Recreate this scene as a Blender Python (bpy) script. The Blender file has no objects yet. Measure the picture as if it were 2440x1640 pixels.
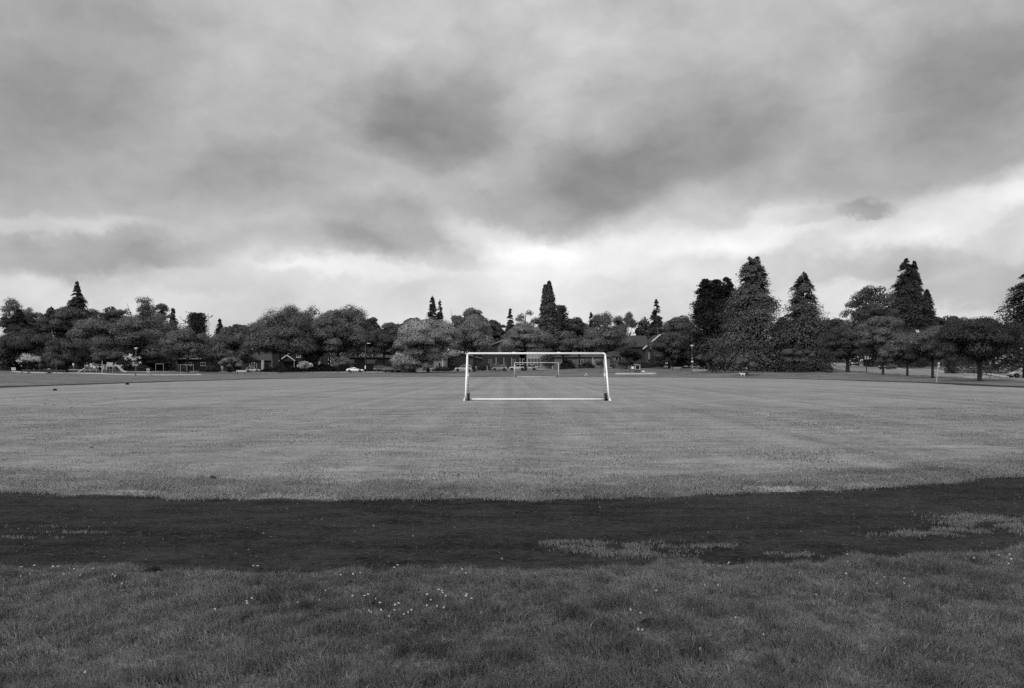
import bpy, bmesh, math, random
import numpy as np
from mathutils import Vector, Matrix

random.seed(7)
RNG = np.random.default_rng(11)
scene = bpy.context.scene
COL = scene.collection
PI = math.pi
F = 1867.0            # focal length in photograph pixels
EYE = 1.765           # eye height above the playing field
HZ = 875.0            # photograph row of the horizon


def PX(px, d):
    return (px - 1220.0) * d / F


def PZ(py, d):
    return EYE - (py - HZ) * d / F


# ------------------------------------------------------------------ tagging
def tag(o, label=None, cat=None, group=None, kind=None):
    if label:
        o['label'] = label
    if cat:
        o['category'] = cat
    if group:
        o['group'] = group
    if kind:
        o['kind'] = kind
    return o


def empty(name, loc, rz=0.0, label=None, cat=None, group=None):
    o = bpy.data.objects.new(name, None)
    COL.objects.link(o)
    o.location = loc
    o.rotation_euler = (0, 0, rz)
    o.empty_display_size = 0.3
    return tag(o, label, cat, group)


# ------------------------------------------------------------------ materials
_M = {}


def mat(name, v, rough=0.7, amp=0.15, scale=6.0, spec=0.3, metal=0.0, bump=0.0):
    key = (name, v, rough, amp, scale, spec, metal, bump)
    if key in _M:
        return _M[key]
    m = bpy.data.materials.new(name)
    m.use_nodes = True
    nt = m.node_tree
    b = nt.nodes['Principled BSDF']
    b.inputs['Roughness'].default_value = rough
    b.inputs['Specular IOR Level'].default_value = spec
    b.inputs['Metallic'].default_value = metal
    tc = nt.nodes.new('ShaderNodeTexCoord')
    nz = nt.nodes.new('ShaderNodeTexNoise')
    nz.inputs['Scale'].default_value = scale
    nz.inputs['Detail'].default_value = 5
    nt.links.new(tc.outputs['Object'], nz.inputs['Vector'])
    mr = nt.nodes.new('ShaderNodeMapRange')
    mr.inputs['From Min'].default_value = 0.3
    mr.inputs['From Max'].default_value = 0.7
    mr.inputs['To Min'].default_value = v * (1 - amp)
    mr.inputs['To Max'].default_value = v * (1 + amp)
    nt.links.new(nz.outputs['Fac'], mr.inputs['Value'])
    nt.links.new(mr.outputs['Result'], b.inputs['Base Color'])
    if bump:
        bp = nt.nodes.new('ShaderNodeBump')
        bp.inputs['Strength'].default_value = bump
        bp.inputs['Distance'].default_value = 0.02
        nt.links.new(nz.outputs['Fac'], bp.inputs['Height'])
        nt.links.new(bp.outputs['Normal'], b.inputs['Normal'])
    _M[key] = m
    return m


def leaf_mat(name, v, rough=0.75, transl=0.18):
    key = (name, v)
    if key in _M:
        return _M[key]
    m = bpy.data.materials.new(name)
    m.use_nodes = True
    nt = m.node_tree
    nt.nodes.clear()
    out = nt.nodes.new('ShaderNodeOutputMaterial')
    at = nt.nodes.new('ShaderNodeAttribute')
    at.attribute_name = 'tone'
    mu = nt.nodes.new('ShaderNodeMath')
    mu.operation = 'MULTIPLY'
    mu.inputs[1].default_value = v
    nt.links.new(at.outputs['Fac'], mu.inputs[0])
    df = nt.nodes.new('ShaderNodeBsdfPrincipled')
    df.inputs['Roughness'].default_value = rough
    df.inputs['Specular IOR Level'].default_value = 0.15
    tr = nt.nodes.new('ShaderNodeBsdfTranslucent')
    mx = nt.nodes.new('ShaderNodeMixShader')
    mx.inputs['Fac'].default_value = transl
    nt.links.new(mu.outputs[0], df.inputs['Base Color'])
    nt.links.new(mu.outputs[0], tr.inputs['Color'])
    nt.links.new(df.outputs[0], mx.inputs[1])
    nt.links.new(tr.outputs[0], mx.inputs[2])
    nt.links.new(mx.outputs[0], out.inputs['Surface'])
    _M[key] = m
    return m


# ------------------------------------------------------------------ mesh builders
class MB:
    """collects boxes, tubes, lathes and prisms for ONE mesh"""

    def __init__(self):
        self.v = []
        self.f = []

    def add(self, vs, fs):
        o = len(self.v)
        self.v += [tuple(p) for p in vs]
        self.f += [tuple(i + o for i in f) for f in fs]
        return self

    def box(self, c, s, rz=0.0, rx=0.0, ry=0.0):
        M = Matrix.Rotation(rz, 3, 'Z') @ Matrix.Rotation(ry, 3, 'Y') @ Matrix.Rotation(rx, 3, 'X')
        c = Vector(c)
        vs = [c + M @ Vector((sx * s[0] / 2, sy * s[1] / 2, sz * s[2] / 2)) for sz in (-1, 1) for sx, sy in ((-1, -1), (1, -1), (1, 1), (-1, 1))]
        return self.add(vs, [(3, 2, 1, 0), (4, 5, 6, 7), (0, 1, 5, 4), (1, 2, 6, 5), (2, 3, 7, 6), (3, 0, 4, 7)])

    def tube(self, pts, rad, n=8, cap=True):
        pts = [Vector(p) for p in pts]
        if not isinstance(rad, (list, tuple)):
            rad = [rad] * len(pts)
        rings = []
        for i, p in enumerate(pts):
            t = (pts[min(i + 1, len(pts) - 1)] - pts[max(i - 1, 0)]).normalized()
            a = t.orthogonal().normalized() if i == 0 else (a - t * a.dot(t)).normalized()
            b = t.cross(a)
            rings.append([p + (a * math.cos(2 * PI * k / n) + b * math.sin(2 * PI * k / n)) * rad[i] for k in range(n)])
        vs = [q for r in rings for q in r]
        fs = [(i * n + k, i * n + (k + 1) % n, (i + 1) * n + (k + 1) % n, (i + 1) * n + k) for i in range(len(pts) - 1) for k in range(n)]
        if cap:
            fs += [tuple(range(n - 1, -1, -1)), tuple(range((len(pts) - 1) * n, len(pts) * n))]
        return self.add(vs, fs)

    def lathe(self, prof, c=(0, 0, 0), n=16):
        vs = [(c[0] + r * math.cos(2 * PI * k / n), c[1] + r * math.sin(2 * PI * k / n), c[2] + z) for r, z in prof for k in range(n)]
        fs = [(i * n + k, i * n + (k + 1) % n, (i + 1) * n + (k + 1) % n, (i + 1) * n + k) for i in range(len(prof) - 1) for k in range(n)]
        fs += [tuple(range(n - 1, -1, -1)), tuple(range((len(prof) - 1) * n, len(prof) * n))]
        return self.add(vs, fs)

    def prism(self, poly, y0, y1):
        """poly in x,z extruded along y"""
        n = len(poly)
        vs = [(x, y0, z) for x, z in poly] + [(x, y1, z) for x, z in poly]
        fs = [tuple(range(n)), tuple(range(2 * n - 1, n - 1, -1))] + [(k, n + k, n + (k + 1) % n, (k + 1) % n) for k in range(n)]
        return self.add(vs, fs)

    def hexa(self, p):
        """8 points: 4 bottom, 4 top in the same order"""
        return self.add(p, [(3, 2, 1, 0), (4, 5, 6, 7), (0, 1, 5, 4), (1, 2, 6, 5), (2, 3, 7, 6), (3, 0, 4, 7)])

    def build(self, name, m, parent=None, smooth=False, bevel=0.0):
        me = bpy.data.meshes.new(name)
        me.from_pydata(self.v, [], self.f)
        bm = bmesh.new()
        bm.from_mesh(me)
        bmesh.ops.recalc_face_normals(bm, faces=bm.faces)
        bm.to_mesh(me)
        bm.free()
        if smooth:
            me.polygons.foreach_set('use_smooth', [True] * len(me.polygons))
        me.materials.append(m)
        o = bpy.data.objects.new(name, me)
        COL.objects.link(o)
        if parent is not None:
            o.parent = parent
        if bevel:
            md = o.modifiers.new('bevel', 'BEVEL')
            md.width = bevel
            md.segments = 2
            md.limit_method = 'ANGLE'
        return o


def np_mesh(name, V, loops, starts, totals, m, parent=None, tone=None, loc=None, smooth=False, normals=None):
    me = bpy.data.meshes.new(name)
    me.vertices.add(len(V))
    me.vertices.foreach_set('co', np.ascontiguousarray(V, dtype=np.float32).ravel())
    me.loops.add(len(loops))
    me.loops.foreach_set('vertex_index', np.ascontiguousarray(loops, dtype=np.int32))
    me.polygons.add(len(starts))
    me.polygons.foreach_set('loop_start', np.ascontiguousarray(starts, dtype=np.int32))
    me.polygons.foreach_set('loop_total', np.ascontiguousarray(totals, dtype=np.int32))
    if smooth:
        me.polygons.foreach_set('use_smooth', np.ones(len(starts), dtype=bool))
    if tone is not None:
        a = me.attributes.new('tone', 'FLOAT', 'FACE')
        a.data.foreach_set('value', np.ascontiguousarray(tone, dtype=np.float32))
    if normals is not None:      # soft shading: each leaf is lit as part of its clump
        nn = normals / np.maximum(np.linalg.norm(normals, axis=1, keepdims=True), 1e-6)
        a = me.attributes.new('custom_normal', 'FLOAT_VECTOR', 'POINT')
        a.data.foreach_set('vector', np.ascontiguousarray(nn, dtype=np.float32).ravel())
    me.update(calc_edges=True)
    me.materials.append(m)
    o = bpy.data.objects.new(name, me)
    COL.objects.link(o)
    if loc is not None:
        o.location = loc
    if parent is not None:
        o.parent = parent
    return o


def quads_mesh(name, Q, m, parent=None, tone=None, loc=None, normals=None):
    n = len(Q)
    if normals is not None:
        g = np.cross(Q[:, 1] - Q[:, 0], Q[:, 3] - Q[:, 0])
        flip = (g * normals).sum(1) < 0
        Q[flip] = Q[flip][:, ::-1]
        normals = np.repeat(normals, 4, 0)
    return np_mesh(name, Q.reshape(-1, 3), np.arange(n * 4), np.arange(n) * 4, np.full(n, 4), m, parent, tone, loc, normals=normals)


def grid_mesh(name, G, m, closed_u=False, smooth=True, skip=None):
    """G: (rows, cols, 3)"""
    r, c, _ = G.shape
    i = np.arange(r - 1)[:, None]
    k = np.arange(c if closed_u else c - 1)[None, :]
    k2 = (k + 1) % c
    q = np.stack([i * c + k, i * c + k2, (i + 1) * c + k2, (i + 1) * c + k], -1).reshape(-1, 4)
    n = len(q)
    return np_mesh(name, G.reshape(-1, 3), q.ravel(), np.arange(n) * 4, np.full(n, 4), m, smooth=smooth)


# ------------------------------------------------------------------ noise
def _h(i, j, s):
    a = np.sin(i * 127.1 + j * 311.7 + s * 74.7) * 43758.5453
    return a - np.floor(a)


def vnoise(x, y, s=0.0):
    x = np.asarray(x, dtype=float)
    y = np.asarray(y, dtype=float)
    i = np.floor(x)
    j = np.floor(y)
    u = x - i
    v = y - j
    u = u * u * (3 - 2 * u)
    v = v * v * (3 - 2 * v)
    return (_h(i, j, s) * (1 - u) + _h(i + 1, j, s) * u) * (1 - v) + (_h(i, j + 1, s) * (1 - u) + _h(i + 1, j + 1, s) * u) * v


def fbm(x, y, s=0.0, o=3):
    t = 0
    a = 0.5
    for k in range(o):
        t = t + a * vnoise(x * 2 ** k, y * 2 ** k, s + k)
        a *= 0.5
    return t / (1 - 0.5 ** o)


def sstep(a, b, x):
    t = np.clip((np.asarray(x, dtype=float) - a) / (b - a), 0, 1)
    return t * t * (3 - 2 * t)


# ------------------------------------------------------------------ the oval and the terrain
CX, CY = 0.0, 75.0
_inner = [(-7, 10.9), (-4, 10.5), (-1.8, 10.36), (2, 10.55), (5, 11.3), (8.1, 12.6), (16, 17.3), (25, 25), (34, 37), (40, 53), (43.2, 75),
          (44, 98), (41.5, 116), (34, 129), (20, 136.5), (0, 139), (-15, 138.4), (-26, 132.5), (-34, 120), (-38.5, 105), (-41, 90), (-42.3, 78),
          (-43, 66), (-42.3, 50), (-37.5, 35), (-28, 22.5), (-16, 14.2)]
_a = np.array([math.atan2(y - CY, x - CX) for x, y in _inner])
_r = np.array([math.hypot(x - CX, y - CY) for x, y in _inner])
_o = np.argsort(_a)
_a, _r = _a[_o], _r[_o]
_fine = np.linspace(-PI, PI, 1440, endpoint=False)
_rf = np.interp(_fine, np.concatenate([_a[-6:] - 2 * PI, _a, _a[:6] + 2 * PI]), np.concatenate([_r[-6:], _r, _r[:6]]))
_k = np.exp(-0.5 * (np.arange(-24, 25) / 7.0) ** 2)
_k /= _k.sum()
_rf = np.convolve(np.concatenate([_rf[-24:], _rf, _rf[:24]]), _k, 'valid')


def r_in(th):
    return np.interp(th, np.append(_fine, PI), np.append(_rf, _rf[0]))


def wob(th, s):
    t = th * 65
    return 0.06 * np.sin(t * 1.3 + s) + 0.055 * np.sin(t * 2.9 + 2 * s + np.sin(t)) + 0.045 * np.sin(t * 6.1 + 3 * s + 2 * np.sin(t * .7)) + 0.03 * np.sin(t * 11.7 + 5 * s)


def r_out(th):
    return r_in(th) + 3.78


def polar(x, y):
    x = np.asarray(x, dtype=float) - CX
    y = np.asarray(y, dtype=float) - CY
    return np.arctan2(y, x), np.hypot(x, y)


CTRL = np.array([
    (-77, 180, -.05), (-100, 182, .35), (-140, 190, .85), (-40, 195, .30), (-69, 208, .27), (-39, 203, .38), (-32, 205, .42), (-14, 216, .50),
    (-3.4, 220, .65), (4, 221, .75), (52, 217, 1.95), (46, 185, 1.0), (27, 165, .26), (38.6, 185, .87), (54.6, 165, .7), (37.9, 165, .5),
    (60, 168, .85), (66.7, 155, .77), (64, 135, .46), (61.5, 122, .36), (59.7, 110, .22), (56.5, 95, .12), (83.4, 190, 1.95), (83.4, 175, 1.2),
    (88, 215, 2.9), (76.8, 120, .05), (84, 138, .7), (100, 160, 1.5), (100, 225, 3.3), (25, 205, 1.55), (-60, 235, .6), (-120, 235, 1.0),
    (0, 240, 1.3), (40, 235, 1.9), (64, 245, 2.4), (0, 185, .25), (-20, 185, .2), (70, 90, .0), (72, 60, -.1), (-80, 110, .0), (-90, 150, .1),
    (-80, 60, 0), (110, 110, .6), (-160, 230, 1.4), (15, 150, .02), (-40, 160, .0), (40, 145, .0), (60, 40, 0), (-60, 30, 0), (0, 320, 2.0),
    (120, 320, 4.0), (-150, 320, 2.0), (0, -40, 0), (60, -40, 0), (-60, -40, 0), (0, 700, 3.0), (400, 400, 4.0), (-400, 400, 3.0), (400, -100, 0), (-400, -100, 0)])


def ground(x, y):
    x = np.asarray(x, dtype=float)
    y = np.asarray(y, dtype=float)
    sh = x.shape
    xf, yf = x.ravel(), y.ravel()
    d2 = (xf[:, None] - CTRL[None, :, 0]) ** 2 + (yf[:, None] - CTRL[None, :, 1]) ** 2 + 9.0
    w = d2 ** -1.6
    z = (w * CTRL[None, :, 2]).sum(1) / w.sum(1)
    th, r = polar(xf, yf)
    out = r - r_out(th)
    z = z * sstep(0.5, 14, out)
    return z.reshape(sh)


def G1(x, y):
    return float(ground(np.array([x]), np.array([y]))[0])


def thing_at(name, px, d, rz=0.0, label=None, cat=None, group=None, dz=0.0):
    x = PX(px, d)
    return empty(name, (x, d, G1(x, d) + dz), rz, label, cat, group)
# ================================================================== ground, track, field, grass
def ground_mat(name, lo, hi, scales, rough=0.95, stretch=(1, 1, 1), bump=0.4, fine=60.0, speck=None, spread=.07, mow=0.0):
    m = bpy.data.materials.new(name)
    m.use_nodes = True
    nt = m.node_tree
    L = nt.links
    b = nt.nodes['Principled BSDF']
    b.inputs['Roughness'].default_value = rough
    b.inputs['Specular IOR Level'].default_value = 0.08
    tc = nt.nodes.new('ShaderNodeTexCoord')
    mp = nt.nodes.new('ShaderNodeMapping')
    mp.inputs['Scale'].default_value = stretch
    L.new(tc.outputs['Object'], mp.inputs['Vector'])
    acc = None
    for s, w in scales:
        nz = nt.nodes.new('ShaderNodeTexNoise')
        nz.inputs['Scale'].default_value = s
        nz.inputs['Detail'].default_value = 6
        nz.inputs['Roughness'].default_value = 0.62
        L.new(mp.outputs[0], nz.inputs['Vector'])
        ml = nt.nodes.new('ShaderNodeMath')
        ml.operation = 'MULTIPLY'
        ml.inputs[1].default_value = w
        L.new(nz.outputs['Fac'], ml.inputs[0])
        if acc is None:
            acc = ml
        else:
            ad = nt.nodes.new('ShaderNodeMath')
            ad.operation = 'ADD'
            L.new(acc.outputs[0], ad.inputs[0])
            L.new(ml.outputs[0], ad.inputs[1])
            acc = ad
    tot = sum(w for _, w in scales)
    if mow:                      # mowing lines run up the pitch
        m2 = nt.nodes.new('ShaderNodeMapping')
        m2.inputs['Scale'].default_value = (1.0, .011, 1)
        L.new(tc.outputs['Object'], m2.inputs['Vector'])
        nm = nt.nodes.new('ShaderNodeTexNoise')
        nm.inputs['Scale'].default_value = .9
        nm.inputs['Detail'].default_value = 3
        L.new(m2.outputs[0], nm.inputs['Vector'])
        ml = nt.nodes.new('ShaderNodeMath')
        ml.operation = 'MULTIPLY_ADD'
        ml.inputs[1].default_value = mow
        L.new(nm.outputs['Fac'], ml.inputs[0])
        L.new(acc.outputs[0], ml.inputs[2])
        acc = ml
        tot += mow
    mr = nt.nodes.new('ShaderNodeMapRange')
    mr.inputs['From Min'].default_value = (.5 - spread) * tot
    mr.inputs['From Max'].default_value = (.5 + spread) * tot
    mr.inputs['To Min'].default_value = lo
    mr.inputs['To Max'].default_value = hi
    L.new(acc.outputs[0], mr.inputs['Value'])
    last = mr.outputs['Result']
    if speck:
        vo = nt.nodes.new('ShaderNodeTexVoronoi')
        vo.inputs['Scale'].default_value = speck[0]
        L.new(mp.outputs[0], vo.inputs['Vector'])
        cp = nt.nodes.new('ShaderNodeMath')
        cp.operation = 'LESS_THAN'
        cp.inputs[1].default_value = speck[1]
        L.new(vo.outputs['Distance'], cp.inputs[0])
        mx = nt.nodes.new('ShaderNodeMix')
        L.new(cp.outputs[0], mx.inputs['Factor'])
        L.new(last, mx.inputs['A'])
        mx.inputs['B'].default_value = speck[2]
        last = mx.outputs['Result']
    L.new(last, b.inputs['Base Color'])
    nb = nt.nodes.new('ShaderNodeTexNoise')
    nb.inputs['Scale'].default_value = fine
    nb.inputs['Detail'].default_value = 4
    L.new(tc.outputs['Object'], nb.inputs['Vector'])
    bp = nt.nodes.new('ShaderNodeBump')
    bp.inputs['Strength'].default_value = bump
    bp.inputs['Distance'].default_value = 0.03
    L.new(nb.outputs['Fac'], bp.inputs['Height'])
    L.new(bp.outputs['Normal'], b.inputs['Normal'])
    return m


LAWN_M = ground_mat('long_lawn', 0.06, 0.17, [(0.12, .8), (0.9, .8), (6, .7), (40, .6)], bump=0.8, fine=30)
FIELD_M = ground_mat('mown_grass', 0.105, 0.305, [(0.06, .7), (0.35, .8), (1.6, 1.2), (9, 1.1), (45, .7)], stretch=(0.45, 1.15, 1), bump=0.9, fine=40, mow=.75, spread=.085,
                     speck=(1.1, 0.035, 0.05))
TRACK_M = ground_mat('dark_cinder', 0.004, 0.056, [(0.5, .7), (3, .8), (22, 1.0), (90, .8)], stretch=(.45, 1.1, 1), bump=1.0, fine=150, speck=(30, 0.05, 0.045))
ROAD_M = ground_mat('worn_asphalt', 0.14, 0.22, [(0.2, 1), (3, .6), (60, .6)], bump=0.2, fine=80, spread=.12)
KERB_M = mat('kerb_concrete', 0.34, 0.85, 0.2, 2.0)

# angles: dense where the track passes the camera
_dense = np.linspace(-PI / 2 - 0.24, -PI / 2 + 0.24, 300)
_rest = np.linspace(-PI / 2 + 0.24, 1.5 * PI - 0.24, 640)[1:-1]
TH = np.concatenate([_dense, _rest])
TH = np.where(TH > PI, TH - 2 * PI, TH)
RI = r_in(TH)
near_w = np.exp(-((np.abs(np.angle(np.exp(1j * (TH + PI / 2)))) / 0.55) ** 4))


def ring(r, z):
    return np.stack([CX + r * np.cos(TH), CY + r * np.sin(TH), z], -1)


# the mown field: lip at its edge, flat inside
rows = []
for t in (0, .04, .1, .2, .35, .55, .8, 1.1, 1.5, 2, 2.6, 3.4, 4.4, 5.6, 7, 9, 12, 16, 21, 27, 33, 38):
    r = np.maximum(RI + wob(TH, 1.0) - t, 1.0)
    x, y = CX + r * np.cos(TH), CY + r * np.sin(TH)
    z = 0.006 + near_w * (0.055 * sstep(0, .3, np.full_like(r, t)) - 0.03 * sstep(.8, 2.5, np.full_like(r, t))) + 0.02 * (fbm(x * 1.1, y * 1.1, 3) - .5) * sstep(.2, .5, np.full_like(r, t))
    rows.append(ring(r, z))
rows.append(ring(np.full_like(RI, 0.05), np.full_like(RI, 0.015)))
field = grid_mesh('playing_field', np.array(rows), FIELD_M, closed_u=True)
tag(field, 'mown grass sports field inside the oval cinder track', 'field', kind='structure')

rows = []
for k in range(-1, 17):
    r = RI + 3.78 * k / 15.0
    x, y = CX + r * np.cos(TH), CY + r * np.sin(TH)
    rows.append(ring(r, 0.004 + 0.012 * (fbm(x * .9, y * .9, 8) - .5) * (0 <= k <= 15) - 0.02 * (k in (-1, 16))))
track = grid_mesh('running_track', np.array(rows), TRACK_M, closed_u=True)
tag(track, 'dark cinder running track curving round the grass field', 'track', kind='structure')

ts = [0, .05, .12, .22] + list(np.arange(.35, 7.2, .28)) + list(np.arange(8, 30, 1.5)) + list(np.arange(30, 150, 2.6)) + [160, 175, 200, 240, 300, 400, 600, 1000, 2000, 5000]
rows = []
for t in ts:
    r = RI + 3.72 + wob(TH, 4.0) * near_w * sstep(3, 0, t) + t
    x, y = CX + r * np.cos(TH), CY + r * np.sin(TH)
    z = ground(x, y) + 0.06 * near_w * float(sstep(0, .35, t)) * (1 - sstep(3, 14, np.full_like(r, t))) - 0.012 * (t == 0)
    z = z + 0.045 * (fbm(x * 1.3, y * 1.3, 5) - .5) * float(sstep(.1, .6, t)) * float(1 - sstep(8, 20, t))
    rows.append(ring(r, z))
lawn = grid_mesh('ground', np.array(rows), LAWN_M, closed_u=True)
tag(lawn, 'open park lawn spreading from the track to the street', 'lawn', kind='structure')


# ------------------------------------------------------------------ grass blades
def blades(name, x, y, z, h, w, lean, ldir, tone, m, label, cat, upn=.8):
    n = len(x)
    az = RNG.uniform(0, 2 * PI, n)
    dx, dy = np.cos(az) * w / 2, np.sin(az) * w / 2
    lx, ly = np.cos(ldir) * lean * h, np.sin(ldir) * lean * h
    V = np.empty((n, 5, 3), dtype=np.float32)
    V[:, 0] = np.stack([x - dx, y - dy, z - .012], -1)
    V[:, 1] = np.stack([x + dx, y + dy, z - .012], -1)
    zm = z + h * 0.58 * np.sqrt(np.maximum(1 - (lean * .45) ** 2, .2))
    V[:, 2] = np.stack([x + dx * .75 + lx * .38, y + dy * .75 + ly * .38, zm], -1)
    V[:, 3] = np.stack([x - dx * .75 + lx * .38, y - dy * .75 + ly * .38, zm], -1)
    V[:, 4] = np.stack([x + lx, y + ly, z + h * np.sqrt(np.maximum(1 - (lean * .8) ** 2, .1))], -1)
    b = np.arange(n)[:, None] * 5
    loops = (b + np.array([0, 1, 2, 3, 3, 2, 4])[None, :]).ravel()
    starts = (np.arange(n)[:, None] * 7 + np.array([0, 4])[None, :]).ravel()
    totals = np.tile([4, 3], n)
    o = np_mesh(name, V.reshape(-1, 3), loops, starts, totals, m, tone=np.repeat(tone, 2), normals=np.repeat(np.stack([.45 * np.cos(az + PI / 2) + .3 * np.cos(ldir), .45 * np.sin(az + PI / 2) + .3 * np.sin(ldir), np.full(n, upn)], -1), 5, 0))
    return tag(o, label, cat, kind='stuff')


def scatter(x0, x1, y0, y1, dens, spread):
    n = int((x1 - x0) * (y1 - y0) * dens)
    x = RNG.uniform(x0, x1, n)
    y = RNG.uniform(y0, y1, n)
    k = np.abs(x) < 0.66 * y + spread
    return x[k], y[k]


def terr(x, y):
    """height of the near lawn outside the track"""
    th, r = polar(x, y)
    t = r - r_out(th)
    z = ground(x, y) + 0.06 * sstep(0, .35, t) * (1 - sstep(3, 14, t)) + 0.045 * (fbm(x * 1.3, y * 1.3, 5) - .5) * sstep(.1, .6, t) * (1 - sstep(8, 20, t))
    return t, z


# long grass between the camera and the track
x, y = scatter(-8, 9.5, 3.2, 9.6, 11500, 1.2)
t, z = terr(x, y)
edge = wob(polar(x, y)[0], 4.0)
k = t > edge - 0.06 + RNG.exponential(.02, len(x)) * RNG.choice([-1, 1], len(x))
x, y, z, t = x[k], y[k], z[k], t[k]
clump = fbm(x * 4.5, y * 4.5, 21)
broad = fbm(x * .8, y * .8, 23)
keep = RNG.uniform(0, 1, len(x)) < 0.55 + .9 * sstep(.25, .55, clump)
x, y, z, t, clump, broad = (a[keep] for a in (x, y, z, t, clump, broad))
n = len(x)
h = (0.024 + 0.046 * sstep(.38, .72, clump) + .012 * broad) * RNG.uniform(.5, 1.5, n)
ldir = fbm(x * 3.7, y * 3.7, 31) * 6 * PI + RNG.normal(0, 1.1, n)
fine = fbm(x * 9, y * 9, 33)
tn = (.05 + 1.05 * broad + 1.1 * fine).clip(.35, 2) * RNG.uniform(.75, 1.3, n)
tn = np.where(RNG.uniform(0, 1, n) < .03, tn * 2.1, tn)
GRASS_M = leaf_mat('long_grass_blade', 0.27, transl=.5)
blades('long_grass', x, y, z, h, RNG.uniform(.003, .0065, n), RNG.uniform(.15, .95, n), ldir, tn, GRASS_M,
       'long uneven dark grass between the viewer and the cinder track', 'grass')

# shaggy verge on the field side of the track
x, y = scatter(-17, 20, 9.8, 21, 3200, 2.0)
th, r = polar(x, y)
t = r_in(th) + wob(th, 1.0) - r
lim = 1.25 + 1.3 * (fbm(x * .5, y * .5, 41) - .5)
k = (t > -0.05 - RNG.exponential(.045, len(x))) & (t < lim + RNG.normal(0, .45, len(x)))
x, y, t = x[k], y[k], t[k]
clump = fbm(x * 1.6, y * 2.6, 43)
keep = RNG.uniform(0, 1, len(x)) < .75 + .6 * sstep(.25, .6, clump)
x, y, t, clump = x[keep], y[keep], t[keep], clump[keep]
n = len(x)
z = 0.006 + 0.055 * sstep(0, .3, t) - 0.03 * sstep(.8, 2.5, t)
h = (0.02 + .06 * sstep(.3, .7, clump)) * RNG.uniform(.6, 1.3, n) * (1 - .45 * sstep(.6, 1.8, t))
ldir = fbm(x * 1.1, y * 1.1, 47) * 4 * PI + RNG.normal(0, .8, n)
tn = (0.35 + .6 * fbm(x * .6, y * .6, 49) + .7 * clump) * RNG.uniform(.8, 1.25, n)
VERGE_M = leaf_mat('verge_grass_blade', 0.47, transl=.5)
blades('verge_grass', x, y, z, h, RNG.uniform(.006, .012, n), RNG.uniform(.2, .98, n), ldir, tn, VERGE_M,
       'shaggy grass verge along the field edge of the track', 'grass')

# short mown blades over the nearer field
x, y = scatter(-26, 28, 10.5, 34, 330, 2.0)
th, r = polar(x, y)
t = r_in(th) + wob(th, 1.0) - r
k = (t > .3) & (RNG.uniform(0, 1, len(x)) < np.clip(1.25 - (y - 10) / 26, .12, 1))
x, y, t = x[k], y[k], t[k]
n = len(x)
z = 0.006 + 0.055 * sstep(0, .3, t) - 0.03 * sstep(.8, 2.5, t)
h = (.010 + .022 * sstep(.45, .75, fbm(x * .9, y * 1.6, 61))) * RNG.uniform(.6, 1.4, n)
tn = (.55 + .9 * fbm(x * .35, y * 1.1, 63)) * RNG.uniform(.7, 1.35, n)
MOWN_M = leaf_mat('mown_grass_blade', 0.43, transl=.5)
blades('mown_grass', x, y, z, h, RNG.uniform(.008, .018, n), RNG.uniform(.2, .95, n), RNG.uniform(0, 2 * PI, n), tn, MOWN_M,
       'short mown grass blades over the field', 'grass')

# grass creeping over the cinders in patches
PATCH = [(.42, 7.82, .44, .10), (.98, 7.63, .62, .25), (1.12, 7.34, .5, .15), (1.98, 7.62, .36, .14), (2.62, 7.33, .26, .10), (4.25, 8.22, .5, .12), (4.75, 8.4, .5, .14),
         (5.35, 9.0, .5, .36), (5.7, 8.55, .6, .5), (5.0, 8.75, .3, .10), (-5.1, 8.05, .6, .05), (-4.6, 8.3, .5, .03), (-5.3, 8.6, .45, .03), (-3.95, 8.2, .25, .025)]
xs, ys, tt = [], [], []
for (cx, cy, rx, ry) in PATCH:
    m_ = int(rx * ry * PI * (5200 if cx > 0 else 2600)) + 20
    a = RNG.normal(0, .5, (m_, 2))
    px_, py_ = cx + a[:, 0] * rx, cy + a[:, 1] * ry
    k = fbm(px_ * 5, py_ * 11, 71) > .44 + .12 * (np.hypot(a[:, 0], a[:, 1]) - .4)
    xs.append(px_[k])
    ys.append(py_[k])
x, y = np.concatenate(xs), np.concatenate(ys)
n = len(x)
CREEP_M = leaf_mat('creeping_grass_blade', 0.42, transl=.5)
blades('creeping_grass', x, y, np.full(n, .006), RNG.uniform(.018, .05, n), RNG.uniform(.004, .008, n), RNG.uniform(.3, .98, n), RNG.uniform(0, 2 * PI, n),
       RNG.uniform(.7, 1.4, n), CREEP_M, 'thin pale grass creeping over the dark cinders in patches', 'grass')

# loose cinders and straw on the track
x, y = scatter(-9, 10, 6.3, 12.5, 900, 1.5)
th, r = polar(x, y)
k = (r > r_in(th) + .02) & (r < r_out(th) + .1)
x, y = x[k], y[k]
n = len(x)
s = RNG.exponential(.0022, n) + .0015
base = np.array([(1, 0, 0), (-.5, .87, 0), (-.5, -.87, 0), (.1, .1, 1.1)])
rot = RNG.uniform(0, 2 * PI, n)
c_, s_ = np.cos(rot), np.sin(rot)
V = np.empty((n, 4, 3))
for i_, bpt in enumerate(base):
    V[:, i_, 0] = x + s * (bpt[0] * c_ - bpt[1] * s_)
    V[:, i_, 1] = y + s * (bpt[0] * s_ + bpt[1] * c_)
    V[:, i_, 2] = .004 + s * bpt[2]
lp = (np.arange(n)[:, None] * 4 + np.array([0, 1, 3, 1, 2, 3, 2, 0, 3])[None, :]).ravel()
tn = np.where(RNG.uniform(0, 1, n) < .05, RNG.uniform(2, 5, n), RNG.uniform(.5, 1.6, n))
o = np_mesh('cinder_gravel', V.reshape(-1, 3), lp, np.arange(n * 3) * 3, np.full(n * 3, 3), leaf_mat('cinder_stone', .035, transl=0), tone=np.repeat(tn, 3))
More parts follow.
